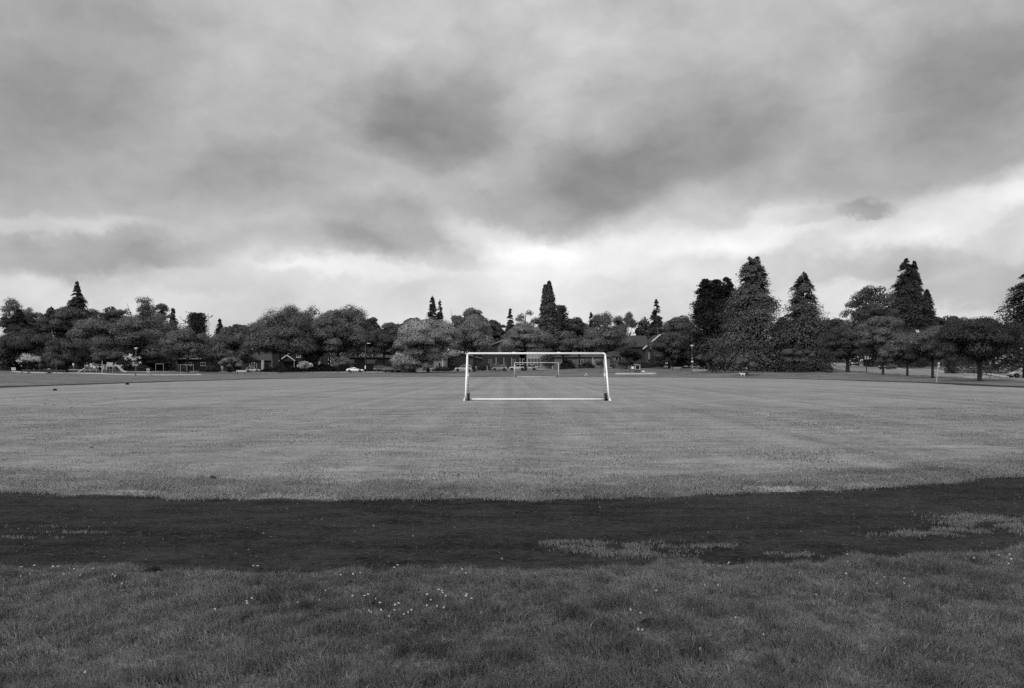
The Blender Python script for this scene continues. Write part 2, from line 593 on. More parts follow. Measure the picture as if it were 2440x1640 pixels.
tag(o, 'loose dark cinders and pale grit lying on the track', 'gravel', kind='stuff')
x, y = scatter(-9, 10, 6.3, 9.5, 26, 1.5)
th, r = polar(x, y)
k = (r > r_in(th) + .3) & (r < r_out(th) + .1) & (RNG.uniform(0, 1, len(x)) < sstep(.2, 3.6, r - r_in(th)))
x, y = x[k], y[k]
n = len(x)
blades('dry_straw', x, y, np.full(n, .012), RNG.uniform(.008, .03, n), RNG.uniform(.003, .005, n), np.full(n, 3.5), RNG.uniform(0, 2 * PI, n), RNG.uniform(.5, 1.3, n),
       leaf_mat('straw', .22, transl=.1), 'scattered dry straw blown over the cinders', 'straw')


# ------------------------------------------------------------------ daisies: real flowers, one object each
def daisy_mesh(nm, h, tilt, big):
    bm = bmesh.new()
    stem_n = 5
    for k in range(10):
        a = 2 * PI * k / 10
        ca, sa = math.cos(a), math.sin(a)
        r0, r1, w = .004, big * random.uniform(.85, 1.1), big * .30
        pts = [(r0 * ca, r0 * sa, h), ((r1 * .65) * ca - w * sa, (r1 * .65) * sa + w * ca, h + .004), (r1 * ca, r1 * sa, h + .001), ((r1 * .65) * ca + w * sa, (r1 * .65) * sa - w * ca, h + .004)]
        f = bm.faces.new([bm.verts.new(p) for p in pts])
    cv = [bm.verts.new((.0055 * math.cos(2 * PI * k / 6), .0055 * math.sin(2 * PI * k / 6), h + .006)) for k in range(6)]
    top = bm.verts.new((0, 0, h + .010))
    for k in range(6):
        bm.faces.new((cv[k], cv[(k + 1) % 6], top)).material_index = 1
    lo = [bm.verts.new((.0015 * math.cos(2 * PI * k / 4), .0015 * math.sin(2 * PI * k / 4), -.01)) for k in range(4)]
    hi = [bm.verts.new((.0015 * math.cos(2 * PI * k / 4), .0015 * math.sin(2 * PI * k / 4), h + .003)) for k in range(4)]
    for k in range(4):
        bm.faces.new((lo[k], lo[(k + 1) % 4], hi[(k + 1) % 4], hi[k])).material_index = 2
    bmesh.ops.rotate(bm, cent=(0, 0, 0), matrix=Matrix.Rotation(tilt, 3, 'X'), verts=bm.verts)
    me = bpy.data.meshes.new(nm)
    bm.to_mesh(me)
    bm.free()
    for mm in (mat('daisy_petal', .7, .8, .05), mat('daisy_centre', .35, .8, .1), mat('daisy_stem', .09, .8, .1)):
        me.materials.append(mm)
    return me


DAISY = [daisy_mesh('daisy', hh, tl, bg) for hh, tl, bg in ((.10, .25, .015), (.08, .5, .013), (.12, .1, .016), (.07, .65, .012))]


def daisy(px, py, label, group, big=1.0, infield=False):
    hh = .09
    d = (EYE - hh - .05) * F / (py - HZ)
    x = PX(px, d)
    if infield:
        z = .02
    else:
        z = float(terr(np.array([x]), np.array([d]))[1][0])
    o = bpy.data.objects.new('daisy', random.choice(DAISY))
    COL.objects.link(o)
    o.location = (x, d, z)
    o.rotation_euler = (0, 0, random.uniform(-.6, .6))
    o.scale = (big * .52, big * .52, big * .8)
    return tag(o, label, 'daisy', group)


LA, GA = 'small white daisy in a loose row along the near edge of the cinder track', 'daisies along the near track edge'
for px, py in [(52, 1355), (55, 1362), (72, 1354), (82, 1355), (100, 1358), (108, 1357), (127, 1354), (139, 1356), (143, 1362), (152, 1366), (180, 1355), (197, 1360), (223, 1359), (270, 1362), (275, 1366),
               (304, 1377), (298, 1382), (603, 1341), (614, 1357), (838, 1360), (862, 1355), (940, 1348), (948, 1346), (1101, 1358), (1109, 1357), (813, 1372), (1714, 1337), (1712, 1339),
               (1732, 1337), (1737, 1338), (1779, 1347), (2018, 1318), (2088, 1325), (2019, 1339), (2320, 1320), (2401, 1312), (2403, 1334), (2379, 1326), (2016, 1366), (2409, 1342)]:
    daisy(px, py, LA, GA, random.uniform(.8, 1.25))
LB, GB = 'small white daisy in the middle clusters among the long near grass', 'daisies clustered in the middle of the long grass'
for px, py in [(1044, 1403), (1052, 1404), (1054, 1415), (1027, 1420), (1017, 1427), (1060, 1411), (1061, 1441), (1039, 1444), (1020, 1432), (1112, 1422), (1109, 1431), (1150, 1448), (1124, 1430),
               (841, 1421), (876, 1418), (880, 1418), (893, 1417), (870, 1426), (943, 1432), (949, 1442), (944, 1445), (978, 1443), (972, 1446), (967, 1455), (906, 1441), (904, 1445), (889, 1449), (879, 1446), (925, 1455)]:
    daisy(px, py, LB, GB, random.uniform(.8, 1.2))
LC, GC = 'small white daisy standing alone or in pairs far out in the long grass', 'daisies scattered thinly in the long grass'
for px, py in [(775, 1404), (760, 1416), (591, 1427), (587, 1428), (600, 1424), (711, 1422), (515, 1450), (204, 1586), (1680, 1389), (1710, 1391), (1563, 1406), (1500, 1449), (1529, 1484), (1525, 1465), (1516, 1491),
               (1944, 1410), (2088, 1379), (2106, 1375), (2148, 1383), (2155, 1383), (2165, 1385), (2178, 1381), (1820, 1498), (1668, 1530), (1753, 1474)]:
    daisy(px, py, LC, GC, random.uniform(.75, 1.15))
LD, GD = 'tiny white daisy in the shaggy verge on the field side of the track', 'daisies in the verge of the field'
for px, py in [(130, 1155), (305, 1143), (582, 1166), (461, 1173), (180, 1087), (1117, 1170), (1182, 1158), (1341, 1158), (1533, 1158), (1540, 1160), (1632, 1143), (1700, 1146), (1717, 1145), (1728, 1146), (1751, 1147),
               (2026, 1134), (2117, 1135), (2197, 1133), (1806, 1146), (1480, 1152)]:
    daisy(px, py, LD, GD, random.uniform(1.0, 1.4), True)


# crumbs of soil and dead leaves pressed into the mown grass
x, y = scatter(-30, 32, 11.5, 46, .9, 2.0)
th, r = polar(x, y)
k = (r < r_in(th) - .4) & (fbm(x * .25, y * .6, 91) > .47)
x, y = x[k], y[k]
rep = RNG.integers(1, 6, len(x))
x, y = np.repeat(x, rep), np.repeat(y, rep)
n = len(x)
x, y = x + RNG.normal(0, .16, n), y + RNG.normal(0, .10, n)
sz = RNG.exponential(.009, n) + .006
a = RNG.uniform(0, 2 * PI, n)
V = np.empty((n, 5, 3))
for i_ in range(4):
    V[:, i_] = np.stack([x + sz * np.cos(a + i_ * PI / 2) * 1.4, y + sz * np.sin(a + i_ * PI / 2), np.full(n, .018)], -1)
V[:, 4] = np.stack([x, y, .030 + sz * .35], -1)
lp = (np.arange(n)[:, None] * 5 + np.array([0, 1, 4, 1, 2, 4, 2, 3, 4, 3, 0, 4])[None, :]).ravel()
o = np_mesh('soil_crumbs', V.reshape(-1, 3), lp, np.arange(n * 4) * 3, np.full(n * 4, 3), leaf_mat('soil_crumb', .03, transl=0), tone=np.repeat(RNG.uniform(.5, 1.6, n), 4))
tag(o, 'small dark crumbs of soil scattered over the mown grass', 'soil', kind='stuff')


# dug-up clods of dark soil
def clod(px, py, s, label, infield=False):
    d = EYE * F / (py - HZ)
    x = PX(px, d)
    z = .03 if infield else float(terr(np.array([x]), np.array([d]))[1][0]) if d < 9 else G1(x, d)
    bm = bmesh.new()
    bmesh.ops.create_icosphere(bm, subdivisions=3, radius=1)
    for v in bm.verts:
        q = v.co * 2.3 + Vector((px, py, 0))
        k = 1 + .8 * (float(vnoise(q.x + q.z * 1.7, q.y - q.z, 9)) - .5) + .3 * (float(vnoise(q.x * 3, q.y * 3 + q.z * 2, 4)) - .5)
        v.co = Vector((v.co.x * k * s, v.co.y * k * s * .8, max(v.co.z, -.3) * k * s * .85))
    me = bpy.data.meshes.new('soil_clod')
    bm.to_mesh(me)
    bm.free()
    me.materials.append(mat('dark_soil', .018, .95, .4, 30, .05, bump=.8))
    o = bpy.data.objects.new('soil_clod', me)
    COL.objects.link(o)
    o.location = (x, d, z)
    return tag(o, label, 'clod')


clod(508, 1148, .055, 'dark soil clod on the field verge just across the track, with matted grass', True)
clod(366, 1370, .075, 'dark soil clod at the near edge of the track beside ruffled tufts')
clod(1546, 1515, .045, 'dark soil clod alone in the near long grass below the track grass patches')
clod(131, 931, .14, 'round dark lump lying on the field near the playground side', True)
clod(303, 917, .17, 'low dark lump at the field edge in front of the sapling and play structure', True)
clod(316, 1439, .035, 'small flat dark clod in the dim near grass')

# ------------------------------------------------------------------ street
CL = np.array([(63, 20), (64.5, 60), (66, 88), (69, 112), (73, 138), (78, 166), (82.5, 190), (80.5, 208), (68, 221), (50, 226), (28, 229), (6, 227), (-10, 222), (-24, 215), (-40, 209.5), (-72, 213), (-110, 216), (-175, 226)])
_t = np.concatenate([[0], np.cumsum(np.hypot(*np.diff(CL, axis=0).T))])
_q = np.linspace(0, _t[-1], 320)
_kk = np.exp(-.5 * (np.arange(-10, 11) / 4.0) ** 2)
_kk /= _kk.sum()
cl = np.stack([np.convolve(np.pad(np.interp(_q, _t, CL[:, i]), 10, 'edge'), _kk, 'valid') for i in (0, 1)], -1)
tan = np.gradient(cl, axis=0)
tan /= np.hypot(tan[:, 0], tan[:, 1])[:, None]
nrm = np.stack([tan[:, 1], -tan[:, 0]], -1)      # towards the houses


def strip(name, o0, o1, lift, m, label, cat, cols=5, kind='structure', i0=0, i1=None):
    rows = []
    for k in range(cols):
        p = cl[i0:i1] + nrm[i0:i1] * (o0 + (o1 - o0) * k / (cols - 1))
        rows.append(np.stack([p[:, 0], p[:, 1], ground(p[:, 0], p[:, 1]) + lift], -1))
    return tag(grid_mesh(name, np.array(rows), m), label, cat, kind=kind)


def kerb(name, off, label):
    rows = []
    for o_, lf in ((off - .09, -.05), (off - .09, .15), (off + .09, .15), (off + .09, -.05)):
        p = cl + nrm * o_
        rows.append(np.stack([p[:, 0], p[:, 1], ground(p[:, 0], p[:, 1]) + lf], -1))
    return tag(grid_mesh(name, np.array(rows), KERB_M, smooth=False), label, 'kerb', kind='structure')


strip('road', -5.4, 5.4, .06, ROAD_M, 'asphalt residential street running round the park', 'road', 9)
kerb('road_kerb', -5.5, 'pale kerb on the park side of the street')
kerb('road_kerb', 5.5, 'pale kerb on the house side of the street')
strip('pavement', 7.2, 8.8, .075, mat('pavement_concrete', .27, .9, .2, 1.0), 'concrete pavement in front of the houses', 'pavement', 4)
PAINT = mat('road_paint', .7, .8, .2, 3)
for nm_, px, py, d, w in (('road_marking', 2312, 898.5, 113, 1.5), ('road_marking', 2326, 898.5, 111.5, .9)):
    x = PX(px, d)
    z = G1(x, d) + .066
    mb = MB().add([(x - w / 2, d - 2.0, z), (x + w / 2, d - 2.0, z), (x + w / 2 + .4, d + 2.0, z + .02), (x - w / 2 + .4, d + 2.0, z + .02)], [(0, 1, 2, 3)])
    tag(mb.build(nm_, PAINT), 'white painted marking on the asphalt', 'marking', kind='structure')
# ================================================================== trees
BARK = mat('bark', .035, .9, .4, 5, .1, bump=.6)
BARK_PALE = mat('pale_bark', .12, .9, .3, 5, .1, bump=.4)


def fol(tone):
    return leaf_mat('foliage_%03d' % int(tone * 1000), tone * 2.3, transl=.25)


def leaf_quads(P, N, size, asp=.62):
    """planar leaf clumps at P, facing N, random spin"""
    n = len(P)
    N = N / np.maximum(np.linalg.norm(N, axis=1, keepdims=True), 1e-6)
    R = RNG.normal(0, 1, (n, 3))
    U = np.cross(N, R)
    U /= np.maximum(np.linalg.norm(U, axis=1, keepdims=True), 1e-6)
    W = np.cross(N, U)
    s = np.asarray(size).reshape(-1, 1) * .5
    U = U * s
    W = W * s * asp
    B = N * s * .25
    return np.stack([P - U, P - W * .9 + B, P + U, P + W + B], 1)


def trunk_mesh(par, base_h, R, zc, limbs, rad, m=BARK, lean=0.0):
    mb = MB()
    mb.tube([(0, 0, -.3), (0, 0, .15), (lean * .3, 0, base_h * .5), (lean * .7, 0, base_h), (lean, 0, zc)], [rad * 1.7, rad * 1.15, rad * .92, rad * .8, rad * .25], 9)
    for k in range(limbs):
        a = 2 * PI * k / limbs + random.uniform(-.4, .4)
        rr = R * random.uniform(.45, .75)
        z0 = base_h * random.uniform(.85, 1.1)
        z1 = z0 + (zc - base_h) * random.uniform(.6, 1.2)
        mb.tube([(lean * .7, 0, z0 - .2), (lean * .7 + rr * .35 * math.cos(a), rr * .35 * math.sin(a), z0 + (z1 - z0) * .45), (lean * .7 + rr * math.cos(a), rr * math.sin(a), z1)],
                [rad * .55, rad * .38, rad * .1], 6)
    return mb.build('trunk', m, par, smooth=True)


def deciduous(px, ytop, wpx, ybot, d, tone, label, style='round', name='deciduous_tree', group='broadleaf trees at the park edge', base=None, dens=1.0, trunk=None, n=None, pale=False, asym=0.0):
    x = PX(px, d)
    zg = G1(x, d)
    ztop = PZ(ytop, d) - zg
    zb = max(PZ(ybot, d) - zg, .25)
    R = wpx / 2.0 * d / F * 1.1
    H = ztop - zb
    root = empty(name, (x, d, zg), 0, label, 'tree', group)
    area = wpx * (ybot - ytop)
    n = n or int(np.clip(area * 1.6, 2000, 24000) * dens)
    npad = int(np.clip(area / 170.0, 14, 64))
    if style in ('airy', 'open'):
        npad = int(npad * .8)
    # pads over the crown
    u = RNG.normal(0, 1, (npad, 3))
    u /= np.linalg.norm(u, axis=1, keepdims=True)
    rr = RNG.uniform(.45, 1.0, npad) ** .6
    C = u * rr[:, None]
    zz = C[:, 2]
    if style == 'dome':          # wide skirt, rounded top
        zz = np.abs(zz) * 1.75 - .85
        wid = np.sqrt(np.clip(1 - ((zz + .45) / 1.5).clip(0, 1) ** 2, .05, 1))
    elif style == 'vase':        # spreading top
        wid = .55 + .45 * sstep(-1, .3, zz)
        wid = wid * np.sqrt(np.clip(1 - (zz.clip(.2, 1) - .2) ** 2 / .7, .05, 1))
    elif style == 'cone':
        zz = RNG.uniform(-1, 1, npad)
        wid = (.12 + .88 * (1 - (zz + 1) / 2) ** .75)
    else:
        wid = np.ones(npad)
    th = np.arctan2(C[:, 1], C[:, 0])
    hor = np.hypot(C[:, 0], C[:, 1])
    hor = np.minimum(hor * 1.12, 1) if style in ('round', 'airy', 'open') else RNG.uniform(.2, 1, npad) ** .45
    lump = 1 + .16 * np.sin(th * 3 + px) + .10 * np.sin(th * 5 + 2 * px + zz * 3)
    pr = R * RNG.uniform(.22, .42, npad) * (1.12 if area < 3000 else .95)
    lim = np.maximum(1 - .45 * pr / R, .4)
    C = np.stack([np.cos(th) * hor * wid * R * lim * lump + asym * R * zz, np.sin(th) * hor * wid * R * lim * lump, zb + H * .5 + zz * (H * .5 - pr * .45)], -1)
    pv = pr * (.56 if style not in ('airy', 'open') else .8)
    # leaves over the pads
    k = RNG.choice(npad, n, p=(pr ** 2) / (pr ** 2).sum())
    v = RNG.normal(0, 1, (n, 3))
    v[:, 2] = np.where(RNG.uniform(0, 1, n) < .86, np.abs(v[:, 2]), -np.abs(v[:, 2]) * .6)
    v /= np.linalg.norm(v, axis=1, keepdims=True)
    shell = np.where(RNG.uniform(0, 1, n) < .8, RNG.uniform(.86, 1.08, n), RNG.uniform(.2, .9, n))
    if style in ('airy', 'open'):
        shell = RNG.uniform(.25, 1.25, n)
    P = C[k] + v * np.stack([pr[k], pr[k], pv[k]], -1) * shell[:, None]
    # droop at pad rims
    hv = np.hypot(v[:, 0], v[:, 1])
    P[:, 2] -= pr[k] * .22 * hv ** 2
    N = v * .9 + RNG.normal(0, .45, (n, 3)) + np.array([0, 0, .35])
    size = .00138 * d * RNG.uniform(.7, 1.5, n) * (1.0 if style not in ('airy', 'open') else .85)
    SN = v + RNG.normal(0, .18, (n, 3)) + np.array([0, 0, .12])
    padtone = RNG.uniform(.78, 1.22, npad)
    tn = padtone[k] * RNG.uniform(.78, 1.25, n)
    # broader sprays just under the outer leaves
    m_ = int(n * (.32 if style not in ('airy', 'open') else .08))
    k2 = RNG.choice(npad, m_, p=(pr ** 2) / (pr ** 2).sum())
    v2 = RNG.normal(0, 1, (m_, 3))
    v2[:, 2] = np.where(RNG.uniform(0, 1, m_) < .85, np.abs(v2[:, 2]), -np.abs(v2[:, 2]) * .5)
    v2 /= np.linalg.norm(v2, axis=1, keepdims=True)
    P2 = C[k2] + v2 * np.stack([pr[k2], pr[k2], pv[k2]], -1) * RNG.uniform(.7, .86, (m_, 1))
    P2[:, 2] -= pr[k2] * .22 * np.hypot(v2[:, 0], v2[:, 1]) ** 2
    P = np.concatenate([P, P2])
    N = np.concatenate([N, v2 + RNG.normal(0, .25, (m_, 3))])
    SN = np.concatenate([SN, v2 + RNG.normal(0, .15, (m_, 3)) + np.array([0, 0, .12])])
    size = np.concatenate([size, .0030 * d * RNG.uniform(.7, 1.3, m_)])
    tn = np.concatenate([tn, padtone[k2] * RNG.uniform(.8, 1.1, m_)])
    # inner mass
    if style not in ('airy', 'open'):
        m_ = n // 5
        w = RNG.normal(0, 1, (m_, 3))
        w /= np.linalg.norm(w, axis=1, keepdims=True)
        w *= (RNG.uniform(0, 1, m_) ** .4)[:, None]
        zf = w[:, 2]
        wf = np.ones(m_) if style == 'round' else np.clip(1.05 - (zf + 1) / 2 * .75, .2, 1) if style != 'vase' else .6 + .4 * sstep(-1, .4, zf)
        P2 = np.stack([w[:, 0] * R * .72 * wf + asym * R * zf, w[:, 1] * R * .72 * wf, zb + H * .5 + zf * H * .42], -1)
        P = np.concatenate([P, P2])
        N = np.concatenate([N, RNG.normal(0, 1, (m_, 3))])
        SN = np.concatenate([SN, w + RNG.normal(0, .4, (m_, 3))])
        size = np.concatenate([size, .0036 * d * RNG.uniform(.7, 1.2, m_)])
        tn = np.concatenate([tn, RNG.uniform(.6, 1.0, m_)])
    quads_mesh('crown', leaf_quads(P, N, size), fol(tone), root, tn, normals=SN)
    bh = max(zb + H * (.10 if style != 'vase' else .2), .5)
    trunk_mesh(root, bh, R, zb + H * (.62 if style not in ('airy', 'open') else .85), 5 if wpx > 60 else 3, trunk or max(.05, .028 * R + .012 * ztop), BARK_PALE if pale else BARK)
    return root


def conifer(px, ytop, wpx, ybot, d, tone, label, style='cedar', twin=None, name='conifer_tree', group='evergreen conifers round the park', dens=1.0, power=.85, up=0.0):
    """twin: (offset in photograph pixels, its top row) for a second leader"""
    x = PX(px, d)
    zg = G1(x, d)
    zb = max(PZ(ybot, d) - zg, .15)
    R = wpx / 2.0 * d / F
    root = empty(name, (x, d, zg), 0, label, 'tree', group)
    lead = [(0.0, PZ(ytop, d) - zg, 1.0)]
    for tw in ([twin] if isinstance(twin, tuple) else twin or []):
        lead.append((tw[0] * d / F, PZ(tw[1], d) - zg, .7))
    area = wpx * (ybot - ytop) * .62
    nb_all = int(np.clip(area * .22, 220, 2700) * dens)
    QP, QL, QN, QS, QT, QO = [], [], [], [], [], []
    mb = MB()
    for li, (ox, zt, sc) in enumerate(lead):
        H = zt - zb
        nb = int(nb_all * (1.0 if li == 0 else .45))
        h = np.where(RNG.uniform(0, 1, nb) < .8, 1 - np.sqrt(RNG.uniform(0, 1, nb)), RNG.uniform(.4, 1, nb)) if style not in ('column', 'blunt') else RNG.uniform(0, 1, nb)
        if li:
            h = .45 + .55 * h
        az = RNG.uniform(0, 2 * PI, nb)
        bunch = RNG.integers(0, max(nb // (15 if wpx > 90 else 4), 12), nb)         # branches grow in bunches with gaps between
        loose = RNG.uniform(0, 1, nb) < .16
        h = np.where(loose, h, h[bunch] + RNG.normal(0, .013, nb))
        az = np.where(loose, az, az[bunch] + RNG.normal(0, .27, nb))
        blen = RNG.uniform(.58, 1.30, nb)[bunch]
        h = np.clip(h, 0, .995)
        env = (1 - h) ** power
        if style == 'column':
            env = np.minimum(1, (1 - h) ** .8 * 1.25) * (.72 + .28 * sstep(0, .2, h))
        if style == 'skirt':
            env = np.minimum(1, 1.30 * (1 - h) ** .80)
        if style in ('cedar', 'skirt'):
            env *= .82 + .18 * sstep(0, .12, h)
        if style == 'blunt':
            env = np.sqrt(np.clip(1 - (h * 1.0) ** 2.2, .01, 1)) * (.7 + .3 * sstep(0, .35, h))
        lump = 1 + .14 * np.sin(az * 3 + h * 9 + px) + .1 * np.sin(az * 2 - h * 17)
        ln = R * 1.06 * sc * env * lump * blen * RNG.uniform(.8, 1.06, nb) + .3
        z0 = zb + H * h
        m_ = max(5, int(11 if style != 'fir' else 12))
        t = np.tile(np.linspace(.10, 1.0, m_) ** .62, (nb, 1)) + RNG.uniform(-.05, .05, (nb, m_))
        if style == 'fir':
            rise, droop = .08 + up, .38
        elif style == 'blunt':
            rise, droop = .75, .15
        else:
            rise, droop = .28 + up, .55
        r_ = ln[:, None] * t
        lat = RNG.normal(0, .19, (nb, m_)) * ln[:, None] * (t * .7 + .15)
        zz = z0[:, None] + ln[:, None] * (rise * t - droop * t ** 2) + RNG.normal(0, .05, (nb, m_)) * ln[:, None] + (.12 * ln[:, None] * t ** 5 if style != 'fir' else 0)
        ca, sa = np.cos(az)[:, None], np.sin(az)[:, None]
        P = np.stack([ox * sstep(.2, .6, h)[:, None] + ca * r_ - sa * lat, sa * r_ + ca * lat, np.maximum(zz, .05)], -1).reshape(-1, 3)
        Ldir = np.stack([ca * np.ones_like(t), sa * np.ones_like(t), (rise - 2 * droop * t) * .9], -1).reshape(-1, 3) + RNG.normal(0, .28, (nb * m_, 3))
        up_ = np.stack([ca * .35 * np.ones_like(t), sa * .35 * np.ones_like(t), np.ones_like(t)], -1).reshape(-1, 3) + RNG.normal(0, .45, (nb * m_, 3))
        S = (.0026 * d * RNG.uniform(.7, 1.4, (nb, m_)) * (1.25 - .5 * t)).ravel()
        T = (RNG.uniform(.8, 1.2, nb)[:, None] * RNG.uniform(.85, 1.18, (nb, m_))).ravel()
        QP.append(P), QL.append(Ldir), QN.append(up_), QS.append(S), QT.append(T)
        QO.append(np.stack([ca * (.35 + .65 * t), sa * (.35 + .65 * t), .45 * np.ones_like(t)], -1).reshape(-1, 3) + RNG.normal(0, .26, (nb * m_, 3)))
        # spire tip
        mt = 26
        tp = np.stack([ox + RNG.normal(0, .16, mt) * np.linspace(1.6, .2, mt), RNG.normal(0, .16, mt) * np.linspace(1.6, .2, mt), zt - np.linspace(H * .06, 0, mt)], -1)
        QP.append(tp), QL.append(RNG.normal(0, .6, (mt, 3)) + np.array([0, 0, 1.1])), QN.append(RNG.normal(0, 1, (mt, 3))), QS.append(.0026 * d * RNG.uniform(.6, 1.1, mt)), QT.append(RNG.uniform(.8, 1.2, mt)), QO.append(RNG.normal(0, .6, (mt, 3)) + np.array([0, -.2, .5]))
        if li == 0:
            mb.tube([(0, 0, -.3), (0, 0, .3), (0, 0, zb + H * .5), (0, 0, zt - .2)], [R * .1 + .12, R * .075 + .08, R * .045 + .04, .02], 8)
        else:
            mb.tube([(0, 0, zb + H * .22), (ox * .6, 0, zb + H * .42), (ox, 0, zb + H * .62), (ox, 0, zt - .2)], [R * .06 + .04, R * .05 + .04, R * .035 + .03, .02], 8)
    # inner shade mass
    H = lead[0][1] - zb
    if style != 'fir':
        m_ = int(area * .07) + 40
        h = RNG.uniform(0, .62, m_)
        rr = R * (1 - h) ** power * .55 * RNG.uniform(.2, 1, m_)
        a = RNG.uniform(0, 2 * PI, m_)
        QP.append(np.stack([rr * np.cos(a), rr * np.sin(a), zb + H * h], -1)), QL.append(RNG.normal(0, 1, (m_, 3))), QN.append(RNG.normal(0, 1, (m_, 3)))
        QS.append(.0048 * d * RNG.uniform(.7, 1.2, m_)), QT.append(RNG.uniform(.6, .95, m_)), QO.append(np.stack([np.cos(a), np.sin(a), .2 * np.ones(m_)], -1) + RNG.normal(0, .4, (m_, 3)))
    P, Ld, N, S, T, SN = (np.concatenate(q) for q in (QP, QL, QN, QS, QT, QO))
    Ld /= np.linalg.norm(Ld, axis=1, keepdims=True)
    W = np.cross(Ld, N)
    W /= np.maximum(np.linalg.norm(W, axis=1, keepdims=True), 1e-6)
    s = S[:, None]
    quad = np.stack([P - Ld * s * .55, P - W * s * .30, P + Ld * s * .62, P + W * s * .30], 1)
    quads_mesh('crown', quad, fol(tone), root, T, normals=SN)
    mb.build('trunk', BARK, root, smooth=True)
    return root


def shrub(px, ytop, wpx, ybase, d, tone, label, name='shrub', cat='shrub', group='shrubs and hedges before the houses', flat=False, depth=None, n=None):
    x = PX(px, d)
    zg = G1(x, d)
    H = max(PZ(ytop, d) - PZ(ybase, d), .3)
    R = wpx / 2.0 * d / F
    Dp = depth or min(R, 1.6)
    n = n or int(np.clip(wpx * (ybase - ytop) * 1.6, 260, 2600))
    v = RNG.normal(0, 1, (n, 3))
    if flat:
        P = RNG.uniform(-1, 1, (n, 3))
        ax = RNG.integers(0, 3, n)
        sg = RNG.choice([-1, 1], n)
        P[np.arange(n), ax] = sg * RNG.uniform(.9, 1.04, n)
        N = np.zeros((n, 3))
        N[np.arange(n), ax] = sg
        P = P * np.array([R, Dp, H / 2]) + np.array([0, 0, H / 2])
    else:
        v[:, 2] = np.abs(v[:, 2])
        v /= np.linalg.norm(v, axis=1, keepdims=True)
        a = np.arctan2(v[:, 1], v[:, 0])
        k = (1 + .15 * np.sin(a * 3 + px) + .12 * np.sin(v[:, 2] * 7 + a * 2)) * RNG.uniform(.7, 1.08, n)
        P = v * np.stack([R * k, Dp * k, H * k * .95], -1)
        N = v
    q = leaf_quads(P, N + RNG.normal(0, .5, (n, 3)), .0019 * d * RNG.uniform(.7, 1.5, n))
    root = empty(name, (x, d, zg), 0, label, cat, group)
    quads_mesh('foliage', q, fol(tone), root, RNG.uniform(.65, 1.35, n), normals=N * .8 + RNG.normal(0, .3, (n, 3)) + np.array([0, 0, .3]))
    mb = MB()
    for k in range(4):
        mb.tube([((k - 1.5) * R * .25, 0, -.1), ((k - 1.5) * R * .4, 0, H * .6)], [.04, .015], 5)
    mb.build('stem', BARK, root)
    return root


BK = 'trees standing behind the houses'
# --- far row, behind the houses
deciduous(38, 712, 66, 800, 262, .075, 'loose pale-leaved tree rising behind the blackish dome tree beyond the playground end', 'open', group=BK)
deciduous(45, 730, 64, 800, 240, .022, 'blackish smooth dome of an evergreen at the playground end of the treeline', 'dome', group=BK, dens=1.2)
deciduous(122, 722, 105, 850, 252, .045, 'huge dark rounded tree around the pointed fir behind the playground', 'dome', group=BK, dens=1.1)
deciduous(172, 716, 110, 850, 258, .040, 'dark broad tree close behind the pointed fir, on its house side', 'round', group=BK)
conifer(184, 671, 76, 800, 256, .028, 'spiky open-branched fir poking above the dark domes behind the playground', 'fir', group=BK, dens=.75, power=.95)
deciduous(264, 720, 76, 850, 266, .050, 'grey-topped tree behind the billowing pale maple of the playground', 'round', group=BK)
deciduous(337, 702, 84, 850, 270, .050, 'tall see-through tree above the swings, higher than its neighbours', 'open', group=BK)
deciduous(388, 710, 46, 850, 268, .042, 'lopsided flat-topped tree beside the tall see-through tree above the swings', 'open', group=BK, asym=.15)
conifer(412, 735, 42, 850, 272, .036, 'ragged narrow conifer between the flat-topped tree and the gap of sky', 'fir', group=BK)
conifer(470, 750, 58, 850, 270, .030, 'dark round-headed conifer standing alone over the hip-roofed house', 'blunt', group=BK)
conifer(523, 760, 40, 850, 275, .030, 'small pointed conifer by the gap of sky, beside the dark round-headed one', 'cedar', group=BK)
deciduous(565, 766, 82, 850, 266, .048, 'low broad tree behind the row between the small conifer and the great oak', 'round', group=BK)
deciduous(694, 724, 132, 850, 250, .052, 'tallest see-through crown behind the great spreading oak over the gabled porch', 'open', group=BK, dens=1.5)
deciduous(828, 727, 112, 850, 252, .056, 'lacy-topped tree behind the pale tree over the white coupe', 'open', group=BK, dens=1.5)
deciduous(884, 752, 70, 850, 255, .045, 'sloping dark tree between the lacy-topped tree and the low flat house', 'round', group=BK)
deciduous(938, 762, 70, 850, 258, .042, 'low dark crown behind the brick-walled flat house', 'round', group=BK)
deciduous(980, 752, 62, 850, 258, .044, 'dark crown touching the big pale tree, next to the twin conifer tips', 'round', group=BK)
conifer(1030, 706, 50, 850, 262, .036, 'higher of two neighbouring pointed conifers above the big pale tree', 'cedar', group=BK)
conifer(1048, 716, 34, 850, 264, .036, 'lower and narrower of two neighbouring conifers above the big pale tree', 'cedar', group=BK)
deciduous(1085, 736, 46, 850, 262, .060, 'feathery wispy tree between the paired conifers and the lobed crown', 'airy', group=BK)
deciduous(1128, 731, 84, 850, 256, .062, 'lobed broad crown directly behind the steep pale dome over the goal', 'round', group=BK)
deciduous(1182, 759, 48, 850, 258, .046, 'dark low tree in the dip behind the goal, by the small pointed conifer', 'round', group=BK)
conifer(1216, 736, 38, 850, 250, .040, 'small pointed conifer just beside the airy ball-shaped tree', 'cedar', group=BK)
deciduous(1252, 741, 56, 800, 240, .095, 'airy ball-shaped tree with sky showing through, beside the tall dark column', 'open', group=BK, dens=.8)
conifer(1309, 670, 54, 870, 236, .050, 'very tall narrow double-tipped cedar column above the goal', 'column', twin=(-10, 678), group=BK, dens=1.5)
